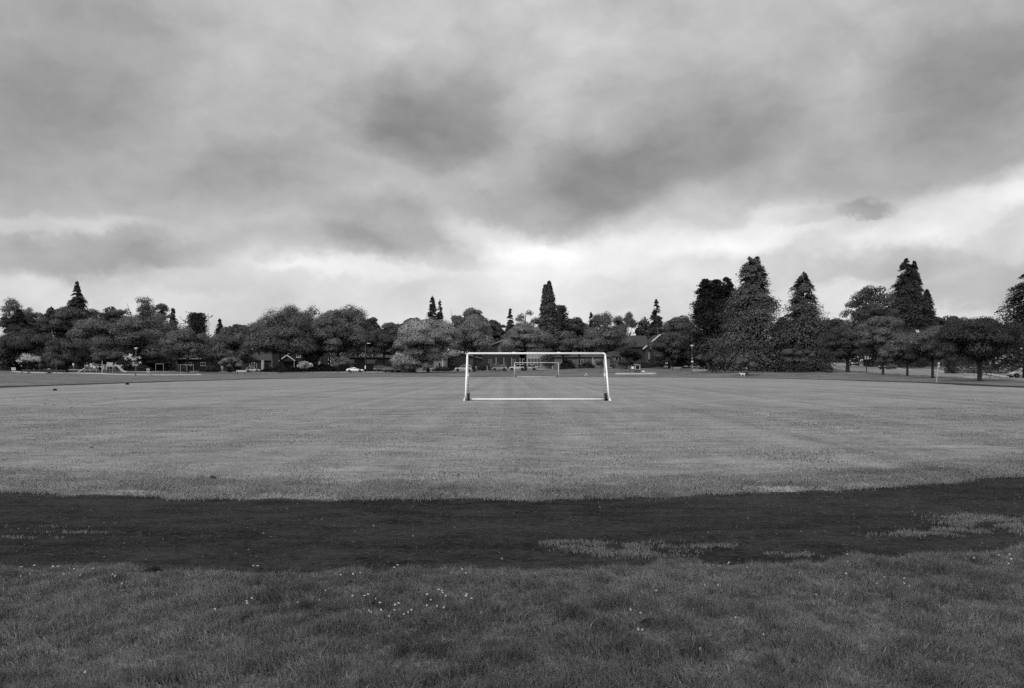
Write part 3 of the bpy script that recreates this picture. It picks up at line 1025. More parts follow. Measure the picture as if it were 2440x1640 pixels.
conifer(1336, 731, 42, 850, 250, .046, 'blunt conifer leaning against the tall narrow cedar column', 'blunt', group=BK)
deciduous(1372, 748, 66, 850, 256, .052, 'rounded back-row tree next beyond the blunt conifer', 'round', group=BK)
deciduous(1440, 739, 92, 850, 254, .056, 'wide lacy back-row crown with the thin dark conifer before it', 'open', group=BK, dens=1.5)
deciduous(1492, 739, 58, 850, 258, .052, 'holey flat-topped crown between the lacy crown and the pointed dark fir', 'open', group=BK, dens=1.3)
conifer(1408, 745, 22, 850, 248, .026, 'thin dark conifer in front of the wide lacy crown', 'fir', group=BK)
deciduous(1536, 748, 44, 850, 258, .050, 'small rounded tree tucked against the pointed dark fir', 'round', group=BK)
conifer(1564, 714, 54, 850, 240, .032, 'pointed dark fir above the house with the white bargeboard', 'cedar', group=BK)
deciduous(1618, 748, 92, 850, 252, .054, 'level broad back-row tree between the dark fir and the blackish cypress', 'round', group=BK, dens=1.2)
deciduous(2258, 744, 70, 850, 215, .034, 'low dark tree behind the skylight roof', 'round', group=BK)
deciduous(1985, 752, 110, 878, 222, .036, 'dark tree behind the bend of the road beside the smaller park conifer', 'round', group=BK)
deciduous(1862, 745, 60, 880, 195, .034, 'dark tree filling the gap between the two great park conifers', 'round', group=BK)

# garden greenery that closes the gaps between the houses
gi = 0
for px in range(-60, 2490, 84):
    gi += 1
    dd = 250 + 9 * math.sin(gi * 1.9) if px < 1950 else 238 + 6 * math.sin(gi)
    top = 812 + 14 * math.sin(gi * 2.3) - (28 if px > 1450 else 0)
    deciduous(px + 12 * math.sin(gi * 3.1), top, 112, 884 if px < 1300 else 868, dd, .03 + .008 * math.sin(gi * 1.3), 'dark garden greenery seen only in the gaps between houses and street trees', 'round', 'garden_tree', 'garden trees between the houses', n=2200)

# --- middle row along the street
FR = 'trees lining the street by the park'
deciduous(55, 782, 128, 878, 205, .034, 'low dark spreading tree behind the small pale flowering tree', 'round', group=FR)
deciduous(160, 797, 96, 880, 200, .036, 'dark tree with drooping skirts behind the litter bin', 'dome', group=FR)
deciduous(240, 742, 134, 876, 212, .062, 'billowing layered maple right behind the play structure', 'dome', group=FR)
deciduous(345, 727, 150, 872, 216, .060, 'broad billowing maple behind the sapling and the deck house', 'dome', group=FR)
deciduous(255, 832, 72, 878, 196, .040, 'low drooping tree over the play structure towers', 'round', group=FR)
deciduous(447, 772, 112, 862, 206, .060, 'rounded street tree over the hip-roofed house and two-bay swings', 'dome', group=FR)
deciduous(545, 782, 112, 874, 210, .054, 'broad low street tree between the hip-roofed house and the pale hatchback', 'dome', group=FR)
deciduous(668, 742, 152, 853, 205, .052, 'great spreading oak over the white-gabled porch, widest crown of the street', 'dome', group=FR, trunk=.3, dens=1.1)
deciduous(806, 733, 128, 850, 214, .066, 'tall pale-shouldered street tree above the white coupe', 'dome', group=FR)
deciduous(742, 790, 70, 868, 218, .042, 'dark undergrown tree between the great oak and the pale-shouldered tree', 'round', group=FR)
deciduous(915, 780, 92, 850, 214, .034, 'dark flat-domed tree over the brick-walled flat house', 'dome', group=FR)
deciduous(1020, 752, 128, 866, 200, .135, 'large pale fine-leaved tree, brightest of the treeline, beside the goal', 'round', group=FR, dens=1.5)
deciduous(985, 838, 90, 882, 199, .125, 'low pale bushy tree at the foot of the big pale fine-leaved one', 'dome', group=FR)
deciduous(1130, 751, 110, 838, 214, .092, 'steep pale dome-shaped tree over the goal corner', 'cone', group=FR, dens=1.2)
deciduous(1252, 771, 106, 838, 212, .090, 'pale billowing street tree behind the middle of the crossbar', 'dome', group=FR)
deciduous(1342, 784, 78, 850, 216, .050, 'mid-grey street tree below the tall cedar column, behind the crossbar', 'round', group=FR)
deciduous(1380, 800, 70, 838, 206, .056, 'street tree whose dark forked trunk shows under the crossbar', 'round', group=FR, trunk=.28)
deciduous(1440, 770, 122, 846, 205, .058, 'wide layered dome tree over the goal corner and clipped hedge', 'dome', group=FR, trunk=.45, dens=1.1)
deciduous(1508, 832, 44, 864, 208, .040, 'small dark tree between the layered dome and the craftsman house', 'round', group=FR)
deciduous(1594, 787, 84, 868, 206, .044, 'dark street tree half covering the house with the white bargeboard', 'round', group=FR)
deciduous(1642, 812, 66, 880, 208, .036, 'dark rounded tree behind the mushroom lamp near the blackish cypress', 'round', group=FR)

# --- park conifers and the trees by the road
conifer(1706, 668, 140, 884, 190, .020, 'blackish many-tipped cypress beside the tallest park conifer', 'cedar', dens=1.3, power=.6, up=.5, twin=[(-24, 666), (27, 662), (-10, 676)])
conifer(1786, 612, 166, 886, 168, .058, 'tallest park conifer, broad with two tips, behind the dog walker', 'skirt', twin=(18, 611), dens=1.25, power=.78)
conifer(1915, 648, 132, 888, 166, .050, 'second great park conifer, a single-tipped broad cone by the road bend', 'skirt', dens=1.25, power=.8)
deciduous(1784, 842, 54, 878, 150, .055, 'young tree on a thin stem just behind the dog walker', 'round', 'young_tree', 'young planted trees in the park', trunk=.06)
deciduous(1893, 826, 70, 870, 155, .046, 'young tree on a thin stem before the second great conifer', 'round', 'young_tree', 'young planted trees in the park', trunk=.08)
deciduous(1697, 836, 60, 872, 170, .044, 'young dark tree standing behind the small swing frame', 'round', 'young_tree', 'young planted trees in the park', trunk=.07)
shrub(1976, 872, 15, 892, 150, .035, 'tiny round shrub on a stalk on the road verge', group='shrubs along the road')
deciduous(2080, 668, 112, 870, 186, .040, 'tall loose birch with drooping twigs above the road', 'round', dens=.75, trunk=.2)
conifer(2160, 616, 144, 850, 203, .032, 'tall dark fir with jagged branches beside the loose birch', 'fir', twin=(17, 622), dens=1.5, power=.8)
conifer(2208, 690, 74, 850, 205, .028, 'lower conifer on the shoulder of the tall jagged fir', 'cedar')
RW = 'row of small trees on the verge beside the road'
deciduous(2020, 768, 88, 862, 155, .036, 'verge tree with a shaggy dark trunk, farthest along the road row', 'round', group=RW, trunk=.36)
deciduous(2104, 750, 98, 866, 135, .064, 'pale layered verge tree behind the road sign, slim bare trunk', 'round', group=RW, trunk=.2)
deciduous(2162, 802, 90, 872, 122, .050, 'lower verge tree between the two pale layered ones', 'round', group=RW, trunk=.17)
deciduous(2222, 778, 108, 868, 110, .056, 'layered verge tree with the slanted sign post before its trunk', 'round', group=RW, trunk=.18)
deciduous(2334, 748, 170, 870, 96, .026, 'largest and darkest verge tree with the flared trunk', 'round', group=RW, trunk=.24, dens=1.2)
conifer(2446, 652, 190, 860, 112, .018, 'black fir with level branches cut by the frame edge', 'fir', dens=.7, power=.6)

# --- small park trees
deciduous(66, 837, 46, 869, 185, .26, 'small pale flowering tree standing in front of dark foliage', 'airy', 'flowering_tree', 'young planted trees in the park', trunk=.07, n=700)
deciduous(322, 838, 26, 874, 166, .30, 'white-leaved sapling beside the mushroom lamp of the playground', 'airy', 'sapling', 'young planted trees in the park', trunk=.05, n=230, pale=True)
deciduous(303, 846, 18, 860, 172, .28, 'sparse pale sapling leafing just above the long slide', 'airy', 'sapling', 'young planted trees in the park', trunk=.04, n=90)
deciduous(725, 859, 31, 878, 188, .21, 'little whitish ball-headed tree on a thin stem before the gabled house', 'round', 'young_tree', 'young planted trees in the park', trunk=.05, n=800)
deciduous(806, 848, 42, 878, 195, .075, 'young grey-green tree on a thin stem next to the white coupe', 'round', 'young_tree', 'young planted trees in the park', trunk=.06)
deciduous(548, 846, 42, 882, 196, .085, 'small leafy park tree by the white bench, near the pale hatchback', 'round', 'young_tree', 'young planted trees in the park', trunk=.06)
deciduous(134, 850, 34, 876, 176, .042, 'young tree with a pale forked stem beside the litter bin', 'airy', 'young_tree', 'young planted trees in the park', trunk=.06, pale=True, n=500)
deciduous(1430, 858, 18, 872, 178, .07, 'thin new tree with a mop head behind the goal post', 'round', 'young_tree', 'young planted trees in the park', trunk=.04)
deciduous(1492, 856, 40, 872, 196, .034, 'stubby dark tree behind the playhouse booth', 'round', 'young_tree', 'young planted trees in the park', trunk=.15)

# --- shrubs and hedges
shrub(245, 850, 150, 884, 228, .024, 'long dark hedge closing the view under the trees behind the climbing frame', name='hedge', cat='hedge', flat=True)
shrub(330, 846, 60, 884, 231, .022, 'tall dark hedge beside the raised railed deck', name='hedge', cat='hedge', flat=True)
shrub(165, 852, 60, 884, 226, .024, 'dark hedge behind the drooping tree of the litter bin', name='hedge', cat='hedge', flat=True)
shrub(20, 846, 110, 884, 236, .022, 'tall dark hedge behind the low spreading tree at the treeline end', name='hedge', cat='hedge', flat=True)
shrub(2062, 846, 130, 868, 226, .022, 'dark hedge above the turning van beyond the road', name='hedge', cat='hedge', group='shrubs along the road', flat=True)
shrub(1960, 846, 90, 866, 236, .022, 'dark hedge beyond the road just past the second great conifer', name='hedge', cat='hedge', group='shrubs along the road', flat=True)
shrub(412, 862, 44, 884, 222, .075, 'big rounded shrub under the maple beside the deck house')
shrub(436, 868, 26, 884, 214, .055, 'rounded shrub below the hip-roofed house')
shrub(500, 870, 44, 884, 218, .038, 'dark shrub between the hip-roofed house and the columned one')
shrub(652, 872, 50, 886, 214, .036, 'low dark shrub before the columned house')
shrub(700, 874, 44, 886, 214, .034, 'dark shrub at the foot of the gabled porch')
shrub(758, 868, 56, 886, 216, .034, 'dark shrub mass beside the whitish ball-headed tree')
shrub(960, 862, 60, 886, 207, .05, 'bushy shrub behind the dark saloon and the low pale tree')
shrub(1052, 874, 40, 887, 216, .03, 'dark low hedge beside the pale estate car')
shrub(1150, 868, 44, 884, 228, .028, 'dark shrub behind the walking person')
shrub(1182, 866, 34, 882, 226, .085, 'pale clipped shrub beside the grey crossover')
shrub(1352, 858, 36, 884, 218, .042, 'upright dark shrub beside the far goal')
shrub(1400, 862, 34, 880, 216, .044, 'rounded shrub beside the bungalow behind the goal post')
shrub(1485, 858, 50, 876, 222, .075, 'pale topped clipped hedge behind the playhouse booth', flat=True)
shrub(1562, 848, 38, 878, 215, .036, 'tall dark shrub against the wall under the white bargeboard')
shrub(1540, 862, 40, 878, 214, .034, 'dark shrub below the craftsman porch')
shrub(1612, 856, 34, 876, 214, .036, 'dark rounded shrub near the white porch post')
shrub(1668, 866, 40, 880, 222, .036, 'dark shrub behind the black crossover roof')
shrub(1952, 866, 40, 888, 172, .026, 'dark skirt shrub at the foot of the second great conifer')
shrub(1720, 868, 60, 888, 178, .024, 'dark skirt shrub between the swing frame and the tallest conifer')
shrub(20, 862, 60, 884, 205, .03, 'dark hedge behind the white box sign')
shrub(110, 862, 90, 882, 215, .026, 'long dark hedge behind the small flowering tree', flat=True)
shrub(330, 868, 60, 886, 212, .026, 'dark hedge behind the sapling and the notice board')
shrub(2345, 856, 165, 889, 137, .020, 'tall dark clipped hedge across the road', name='hedge', cat='hedge', group='shrubs along the road', flat=True, n=4200)
shrub(2130, 862, 130, 880, 186, .022, 'dark hedge behind the two dark parked cars on the road', name='hedge', cat='hedge', group='shrubs along the road', flat=True)
shrub(2010, 862, 60, 870, 214, .024, 'dark hedge beyond the bend of the road', name='hedge', cat='hedge', group='shrubs along the road', flat=True)
# ================================================================== goals
WHITE = mat('white_paint', .9, .45, .04, 3)
ALU = mat('dull_aluminium', .30, .5, .12, 5, .5)
BLACK = mat('black_rubber', .015, .8, .2, 8)
STEEL = mat('galvanised_steel', .33, .5, .12, 4, .5, .3)
DARKST = mat('dark_painted_steel', .03, .6, .15, 4)


def wheel_part(parent, c, r, w, name='wheel', axis='X'):
    mb = MB()
    prof = [(r * .55, -w / 2), (r * .92, -w / 2), (r, -w * .3), (r, w * .3), (r * .92, w / 2), (r * .55, w / 2)]
    mb.lathe(prof, n=18)
    o = mb.build(name, BLACK, parent, True)
    o.location = c
    o.rotation_euler = (0, PI / 2, 0) if axis == 'X' else (PI / 2, 0, 0)
    hb = MB().lathe([(r * .18, -w * .56), (r * .54, -w * .4), (r * .54, w * .4), (r * .18, w * .56)], n=14)
    hb.build('rim', mat('wheel_rim', .28, .45, .1, 5, .5), o, True)
    return o


def goal(px, d, back, face, label, name='soccer_goal', rt=.048, white=None):
    WHITE = white or globals()['WHITE']
    x = PX(px, d)
    root = empty(name, (x, d, .03), 0, label, 'goal', 'portable football goals')
    yb = -back * face
    hw = 3.70
    # crossbar with rounded corners runs into the stays
    MB().tube([(-hw + .12, 0, 2.47), (hw - .12, 0, 2.47)], rt, 12).build('crossbar', WHITE, root, True)
    for s in (-1, 1):
        MB().tube([(s * (hw - .14), 0, 2.47), (s * (hw - .05), 0, 2.455), (s * (hw - .012), 0, 2.40), (s * hw, 0, 2.30)], rt, 12).build('corner', WHITE, root, True)
        pm = ALU if face > 0 else WHITE
        p = MB().tube([(s * (hw - .035), 0, .02), (s * (hw - .035), 0, 2.32)], rt * .95, 12).build('post', pm, root, True)
        hk = MB()
        for k in range(14):
            hk.box((s * (hw - .035), yb * .05 - .0 + (-.07 if face > 0 else .07), .25 + k * .15), (.03, .035, .035))
        hk.build('net_hook', WHITE, p)
        MB().box((s * (hw - .035), -.068, 1.32), (.105, .012, .17)).build('sticker', mat('sticker_white', .75, .6, .05, 3), p)
        MB().tube([(s * hw, .02 * face, 2.40), (s * (hw + .0), yb * .55, 1.18), (s * (hw + .0), yb, .09)], rt * .88, 10).build('stay', WHITE, root, True)
        MB().tube([(s * (hw - .03), 0, .06), (s * (hw - .03), yb, .06)], rt * .8, 10).build('ground_rail', pm, root, True)
        MB().prism([(s * hw - .02, 0), (s * (hw + .13), 0), (s * (hw + .11), .04), (s * (hw + .06), .15), (s * hw - .02, .22)], yb - .10, yb + .05).build('foot', WHITE, root)
        wheel_part(root, (s * (hw - .16), yb - .02 * face, .20), .20, .12)
    MB().tube([(-hw + .1, yb, .075), (hw - .1, yb, .075)], rt * .9, 12).build('ground_bar', WHITE, root, True)
    for s in (-1, 1):
        MB().box((s * 1.2, 0, 2.525), (.18, .05, .03)).build('net_clip', WHITE, root)
    return root


goal(1277.7, 42.0, 1.55, 1, 'white portable football goal without a net standing near, black wheels at its corners')
goal(1278.5, 131.0, 2.0, -1, 'smaller-looking white football goal at the far end, framed by the near goal', rt=.05, white=mat('greyed_white_paint', .6, .5, .06, 3))

# ================================================================== cars
GLASS = mat('dark_glass', .02, .06, .05, 2, .7)
LAMP = mat('lamp_lens', .6, .2, .1, 20, .6)
TAIL = mat('tail_lens', .10, .2, .1, 20, .6)
KINDS = {   # length, width, height, belt, profile of bonnet and boot (fraction of length, z), cabin base, cabin roof
    'sedan': (4.7, 1.8, 1.42, .90, [(-.5, .55), (-.485, .84), (-.40, .93), (.20, .93), (.40, .82), (.485, .66), (.5, .42)], (-.37, .21), (-.22, .04)),
    'coupe': (4.45, 1.78, 1.28, .84, [(-.5, .55), (-.485, .80), (-.42, .92), (-.2, .88), (.14, .84), (.38, .72), (.48, .58), (.5, .40)], (-.43, .17), (-.14, .02)),
    'hatch': (3.95, 1.7, 1.50, .92, [(-.5, .45), (-.49, .85), (-.45, .96), (.22, .94), (.42, .80), (.49, .62), (.5, .40)], (-.47, .27), (-.36, .05)),
    'suv': (4.8, 1.9, 1.78, 1.05, [(-.5, .5), (-.495, .95), (-.47, 1.08), (.20, 1.08), (.45, .98), (.49, .72), (.5, .45)], (-.485, .21), (-.43, .06)),
    'crossover': (4.5, 1.85, 1.66, 1.0, [(-.5, .5), (-.49, .92), (-.44, 1.04), (.20, 1.02), (.42, .90), (.49, .68), (.5, .42)], (-.46, .24), (-.30, .04)),
}


def lerp(a, b, t):
    return tuple(a[i] + (b[i] - a[i]) * t for i in range(3))


def car(kind, px, d, rz, v, label, name='parked_car', group='cars parked along the street', dy=0.0, lift=.062):
    L, W, H, belt, prof, cb, cr = KINDS[kind]
    x = PX(px, d)
    root = empty(name, (x, d, G1(x, d) + lift), rz, label, 'car', group)
    paint = mat('car_paint', v, .22, .05, 2, .6)
    prof_f = lambda u: float(np.interp(u, [p[0] for p in prof], [p[1] for p in prof]))
    mb = MB()
    st = [-.5, -.485, -.45, -.38, -.28, -.15, 0, .15, .28, .38, .45, .485, .5]
    n = 12
    for u in st:
        zt = prof_f(u)
        w = W / 2 * (1 - .16 * max(0, (abs(u) - .36) / .14) ** 2)
        zb = .24 + .10 * max(0, (abs(u) - .44) / .06)
        zm = (zb + zt) * .52
        half = [(0, zb), (w * .86, zb), (w * .97, zb + .1), (w, zm), (w * .96, zt - .07), (w * .80, zt), (0, zt + .025)]
        ringp = half + [(-a, b) for a, b in half[5:0:-1]]
        mb.v += [(u * L, a, b) for a, b in ringp]
    for i in range(len(st) - 1):
        mb.f += [(i * n + k, i * n + (k + 1) % n, (i + 1) * n + (k + 1) % n, (i + 1) * n + k) for k in range(n)]
    mb.f += [tuple(range(n)), tuple(range((len(st) - 1) * n, len(st) * n))]
    body = mb.build('body', paint, root, True)
    wb, wr = W * .455, W * .37
    zb0, zb1 = prof_f(cb[0]) - .03, prof_f(cb[1]) - .03
    pb = [(cb[0] * L, -wb, zb0), (cb[1] * L, -wb, zb1), (cb[1] * L, wb, zb1), (cb[0] * L, wb, zb0)]
    pt = [(cr[0] * L, -wr, H - .05), (cr[1] * L, -wr, H - .03), (cr[1] * L, wr, H - .03), (cr[0] * L, wr, H - .05)]
    cab = MB().hexa(pb + pt)
    cab.hexa([(cr[0] * L + .02, -wr + .04, H - .06), (cr[1] * L - .02, -wr + .04, H - .04), (cr[1] * L - .02, wr - .04, H - .04), (cr[0] * L + .02, wr - .04, H - .06),
              (cr[0] * L + .25, -wr + .2, H), (cr[1] * L - .15, -wr + .2, H), (cr[1] * L - .15, wr - .2, H), (cr[0] * L + .25, wr - .2, H)])
    cab.build('cabin', paint, root, bevel=.03)

    def pane(q, u0, u1, v0, v1, nm):
        a = lerp(lerp(q[0], q[1], u0), lerp(q[3], q[2], u0), v0)
        b = lerp(lerp(q[0], q[1], u1), lerp(q[3], q[2], u1), v0)
        c = lerp(lerp(q[0], q[1], u1), lerp(q[3], q[2], u1), v1)
        e = lerp(lerp(q[0], q[1], u0), lerp(q[3], q[2], u0), v1)
        nn = (Vector(b) - Vector(a)).cross(Vector(e) - Vector(a)).normalized()
        cen = (Vector(a) + Vector(c)) / 2
        if nn.dot(cen - Vector((0, 0, belt))) < 0:
            nn = -nn
        o1, o0 = nn * .012, nn * -.02
        MB().hexa([Vector(p) + o0 for p in (a, b, c, e)] + [Vector(p) + o1 for p in (a, b, c, e)]).build(nm, GLASS, root)
    for s in (0, 1):
        q = (pb[0], pb[1], pt[1], pt[0]) if s == 0 else (pb[3], pb[2], pt[2], pt[3])
        pane(q, .07, .47, .14, .90, 'window')
        pane(q, .52, .93, .14, .90, 'window')
        if kind in ('suv',):
            pane(q, .01, .05, .2, .85, 'quarter_window')
    pane((pb[1], pb[2], pt[2], pt[1]), .07, .93, .1, .92, 'windscreen')
    pane((pb[0], pb[3], pt[3], pt[0]), .1, .9, .15, .9, 'rear_window')
    r = .33 if kind not in ('suv', 'crossover') else .37
    for u in (-.30, .31):
        for s in (-1, 1):
            MB().lathe([(r * 1.16, -.02), (r * 1.16, .012)], n=20).build('wheel_arch', BLACK, root).matrix_local = Matrix.Translation((u * L, s * (W / 2 - .015), r + .03)) @ Matrix.Rotation(PI / 2, 4, 'X')
            wheel_part(root, (u * L, s * (W / 2 - .03), r), r, .2, axis='Y')
    for s in (-1, 1):
        MB().box((L * .478, s * W * .33, .66 if kind not in ('suv', 'crossover') else .80), (.14, .34, .13)).build('headlight', LAMP, root, bevel=.03)
        MB().box((-L * .487, s * W * .34, .78 if kind not in ('suv', 'crossover') else .92), (.10, .28, .16)).build('tail_light', TAIL, root, bevel=.03)
        MB().box((L * (cb[1] - .06), s * W * .53, belt + .02), (.12, .2, .13)).build('mirror', paint, root, bevel=.03)
    MB().box((L * .497, 0, .40), (.04, W * .6, .14)).build('grille', BLACK, root)
    return root


car('hatch', 604, 208, math.radians(-3), .55, 'pale small hatchback parked behind the white bench, nose towards the gabled house')
car('sedan', 562, 211, math.radians(184), .02, 'dark car mostly hidden behind the small leafy park tree')
car('coupe', 846.5, 203, math.radians(-3), .80, 'white sleek two-door coupe parked before the long brick wall')
car('suv', 911, 208, math.radians(0), .03, 'dark estate car parked close behind the dark saloon')
car('sedan', 930.5, 204.5, math.radians(-4), .025, 'dark saloon with a shiny windscreen edge near the brick wall end')
car('suv', 1104, 215, math.radians(180), .85, 'pale silver estate car partly behind the near goal post')
car('crossover', 1191, 219.5, math.radians(176), .58, 'mid-grey crossover between the near goal post and the far goal')
car('suv', 1233, 221, math.radians(174), .75, 'silver people carrier seen through the far goal post')
car('crossover', 1262, 222.5, math.radians(174), .85, 'white crossover inside the far goal frame')
car('sedan', 1670, 216, math.radians(186), .02, 'black car with a bright curved roofline behind the small swing frame')
car('suv', 2036, 190, math.radians(-112), .02, 'dark van-like car turning the bend beyond the shaggy-trunked verge tree', group='cars on the road by the verge trees')
car('sedan', 2116, 176, math.radians(-150), .02, 'dark saloon parked behind the slim verge trunk', group='cars on the road by the verge trees')
car('hatch', 2437, 119, math.radians(172), .70, 'white car nosing in past the frame edge beyond the verge', group='cars on the road by the verge trees')
car('suv', 187.5, 240, math.radians(94), .35, 'pale car seen end-on between the trees behind the play structure', lift=.02)

# ================================================================== houses
ROOFM = {}


def house(px, d, w, dep, h, rt, rh, wall, roofv, label, wins=(), door=None, cols=(), trim=None, chim=None, z0=None, rz=0.0, eave=.5, name='house', extra=None):
    x = PX(px, d)
    zg = G1(x, d) if z0 is None else z0
    root = empty(name, (x, d, zg), rz, label, 'house', 'houses along the street')
    wm = mat('wall_siding', wall, .85, .12, 3, .2, bump=.2)
    rm = mat('roof_shingle', roofv, .9, .25, 6, .1, bump=.5)
    tm = mat('white_trim', .55 if trim is None else trim, .6, .08, 3)
    hw = w / 2
    gable = [(-hw, -.5), (hw, -.5), (hw, h), (0, h + rh), (-hw, h)]
    if rt == 'front':
        MB().prism(gable, 0, dep).build('wall', wm, root)
        rf = MB()
        for s in (-1, 1):
            sl = rh / hw
            a, b = (s * (hw + eave), h - eave * sl), (0, h + rh)
            rf.prism([a, b, (b[0], b[1] + .22), (a[0], a[1] + .22)] if s < 0 else [b, a, (a[0], a[1] + .22), (b[0], b[1] + .22)], -eave, dep + eave)
        roof = rf.build('roof', rm, root)
        bb = MB()
        for s in (-1, 1):
            sl = rh / hw
            a, b = (s * (hw + eave), h - eave * sl), (0, h + rh)
            bb.prism([(a[0], a[1] - .12), (b[0], b[1] - .12), (b[0], b[1] + .24), (a[0], a[1] + .24)], -eave - .09, -eave - .005)
        bb.build('bargeboard', tm, roof)
    elif rt == 'side':
        MB().box((0, dep / 2, (h - .5) / 2), (w, dep, h + .5)).build('wall', wm, root)
        hd = dep / 2
        sl = rh / hd
        rf = MB()
        W2 = hw + eave
        A = [(-W2, -eave, h - eave * sl), (W2, -eave, h - eave * sl), (W2, hd, h + rh), (-W2, hd, h + rh)]
        B = [(-W2, dep + eave, h - eave * sl), (W2, dep + eave, h - eave * sl), (W2, hd, h + rh), (-W2, hd, h + rh)]
        for q in (A, B):
            rf.hexa(q + [(a, b, c + .2) for a, b, c in q])
        roof = rf.build('roof', rm, root)
        MB().box((0, -eave - .06, h - eave * sl + .06), (2 * W2, .10, .16)).build('gutter', mat('gutter_paint', .14, .6, .1, 3), roof)
    elif rt == 'hip':
        MB().box((0, dep / 2, (h - .5) / 2), (w, dep, h + .5)).build('wall', wm, root)
        W2, e = hw + eave, eave
        rl = max(W2 - (dep / 2 + e), w * .18)
        v = [(-W2, -e, h), (W2, -e, h), (W2, dep + e, h), (-W2, dep + e, h), (-rl, dep / 2, h + rh), (rl, dep / 2, h + rh)]
        roof = MB().add(v, [(0, 1, 5, 4), (1, 2, 5), (2, 3, 4, 5), (3, 0, 4), (3, 2, 1, 0)]).build('roof', rm, root)
        MB().box((0, -e - .05, h + .02), (2 * W2, .10, .15)).build('gutter', mat('gutter_paint', .14, .6, .1, 3), roof)
    else:
        MB().box((0, dep / 2, (h - .5) / 2), (w, dep, h + .5)).build('wall', wm, root)
        roof = MB().box((0, dep / 2, h + .17), (w + 2 * eave, dep + 2 * eave, .34)).build('roof', rm, root)
        MB().box((0, -eave - .05, h + .14), (w + 2 * eave + .04, .08, .24)).build('fascia', tm, roof)
    for (wx, wz, ww, wh, nx, ny) in wins:
        fr = MB()
        t = .10
        fr.box((wx, -.06, wz + wh / 2 - t / 2), (ww, .13, t)).box((wx, -.06, wz - wh / 2 + t / 2), (ww, .13, t))
        for k in range(nx + 1):
            fr.box((wx - ww / 2 + t / 2 + (ww - t) * k / nx, -.062, wz), (t, .11, wh - 2 * t))
        for k in range(1, ny):
            fr.box((wx, -.05, wz - wh / 2 + wh * k / ny), (ww - 2 * t, .05, .06))
        f = fr.build('window', tm, root)
        MB().box((wx, -.012, wz), (ww - .02, .03, wh - .02)).build('pane', GLASS, f)
        MB().box((wx, -.10, wz - wh / 2 - .05), (ww + .2, .22, .09)).build('sill', tm, f)
    if door is not None:
        dr = MB().box((door, -.03, .98), (1.0, .08, 2.05)).build('door', mat('house_door', .06, .5, .1, 3), root)
        MB().lathe([(.03, 0), (.045, .03), (.03, .06)], n=8).build('handle', STEEL, dr).location = (door + .38, -.10, 1.0)
    for (cx_, cy_, ct, cw, cv) in cols:
        MB().box((cx_, cy_, ct / 2 - .25), (cw, cw, ct + .5)).build('porch_post', mat('post_paint', cv, .6, .06, 3), root)
    if chim:
        MB().box((chim[0], chim[1], h + rh * .5 + chim[2] / 2), (.9, .7, rh + chim[2])).box((chim[0], chim[1], h + rh + chim[2] + .05), (1.1, .9, .14)).build('chimney', mat('chimney_brick', .16, .9, .2, 8), roof)
    if extra:
        extra(root, wm, tm, roof)
    return root


def deck(root, wm, tm, roof):
    MB().box((0, -1.6, 2.2), (11, 3.2, .22)).build('deck', mat('deck_board', .22, .8, .2, 3), root)
    rl = MB()
    for k in range(12):
        rl.box((-2 + k * .62, -3.1, 2.85), (.05, .05, 1.1))
    rl.box((1.4, -3.1, 3.42), (7, .08, .08))
    rl.build('railing', mat('rail_paint', .30, .7, .1, 3), root)
    MB().box((-4.3, -2.0, 3.5), (1.6, 1.2, 1.7)).build('parasol_cover', mat('cover_cloth', .22, .9, .1, 3), root)
    for s in (-4.8, 0, 4.8):
        MB().box((s, -3.0, .95), (.18, .18, 2.3)).build('deck_post', DARKST, root)


def porch_gable(root, wm, tm, roof):
    p = MB().prism([(-2.3, 2.9), (0, 4.5), (2.3, 2.9), (2.3, 3.12), (0, 4.75), (-2.3, 3.12)], -2.6, .2).build('porch_roof', mat('roof_shingle', .05, .9, .25, 6, .1, bump=.5), root)
    bb = MB()
    for s in (-1, 1):
        bb.prism([(s * 2.3, 2.86), (0, 4.46), (0, 4.80), (s * 2.3, 3.18)], -2.72, -2.62)
    bb.build('bargeboard', mat('white_trim', .62, .6, .08, 3), p)
    MB().prism([(-2.1, 2.92), (2.1, 2.92), (0, 4.4)], -2.3, -2.2).build('porch_gable', mat('dark_boards', .03, .8, .2, 4), root)


def main_block(root, wm, tm, roof):
    MB().box((-7.3, 5.4, 2.7), (6.0, 7.0, 6.4)).build('wall', wm, root)
    r_ = MB()
    for y0, z0, y1, z1 in ((1.2, 5.7, 5.4, 9.0), (9.6, 5.7, 5.4, 9.0)):
        r_.hexa([(-10.9, y0, z0), (-3.0, y0, z0), (-3.0, y1, z1), (-10.9, y1, z1), (-10.9, y0, z0 + .2), (-3.0, y0, z0 + .2), (-3.0, y1, z1 + .2), (-10.9, y1, z1 + .2)])
    r_ = r_.build('roof', mat('roof_shingle', .05, .9, .25, 6, .1, bump=.5), root)
    MB().box((-8.6, 5.4, 9.2), (1.0, .8, 1.5)).build('chimney', mat('chimney_brick', .3, .9, .2, 8), r_)


def brick_wall(root, wm, tm, roof):
    MB().box((-1.0, -4.0, .7), (20, .35, 2.6)).build('retaining_wall', mat('dark_brick', .055, .9, .3, 8, bump=.5), root)
    MB().box((6.6, -4.3, 1.0), (2.4, .2, 1.9)).build('gate', mat('pale_boards', .2, .8, .2, 4), root)
    MB().box((-2.2, -4.25, 1.3), (1.2, .12, 1.5)).build('notice_panel', mat('panel_grey', .16, .7, .1, 4), root)
    MB().prism([(9.6, 2.2), (13.0, 2.2), (13.0, 4.6), (9.6, 5.6)], .6, 1.2).build('side_fence', mat('pale_siding', .36, .8, .15, 4), root)


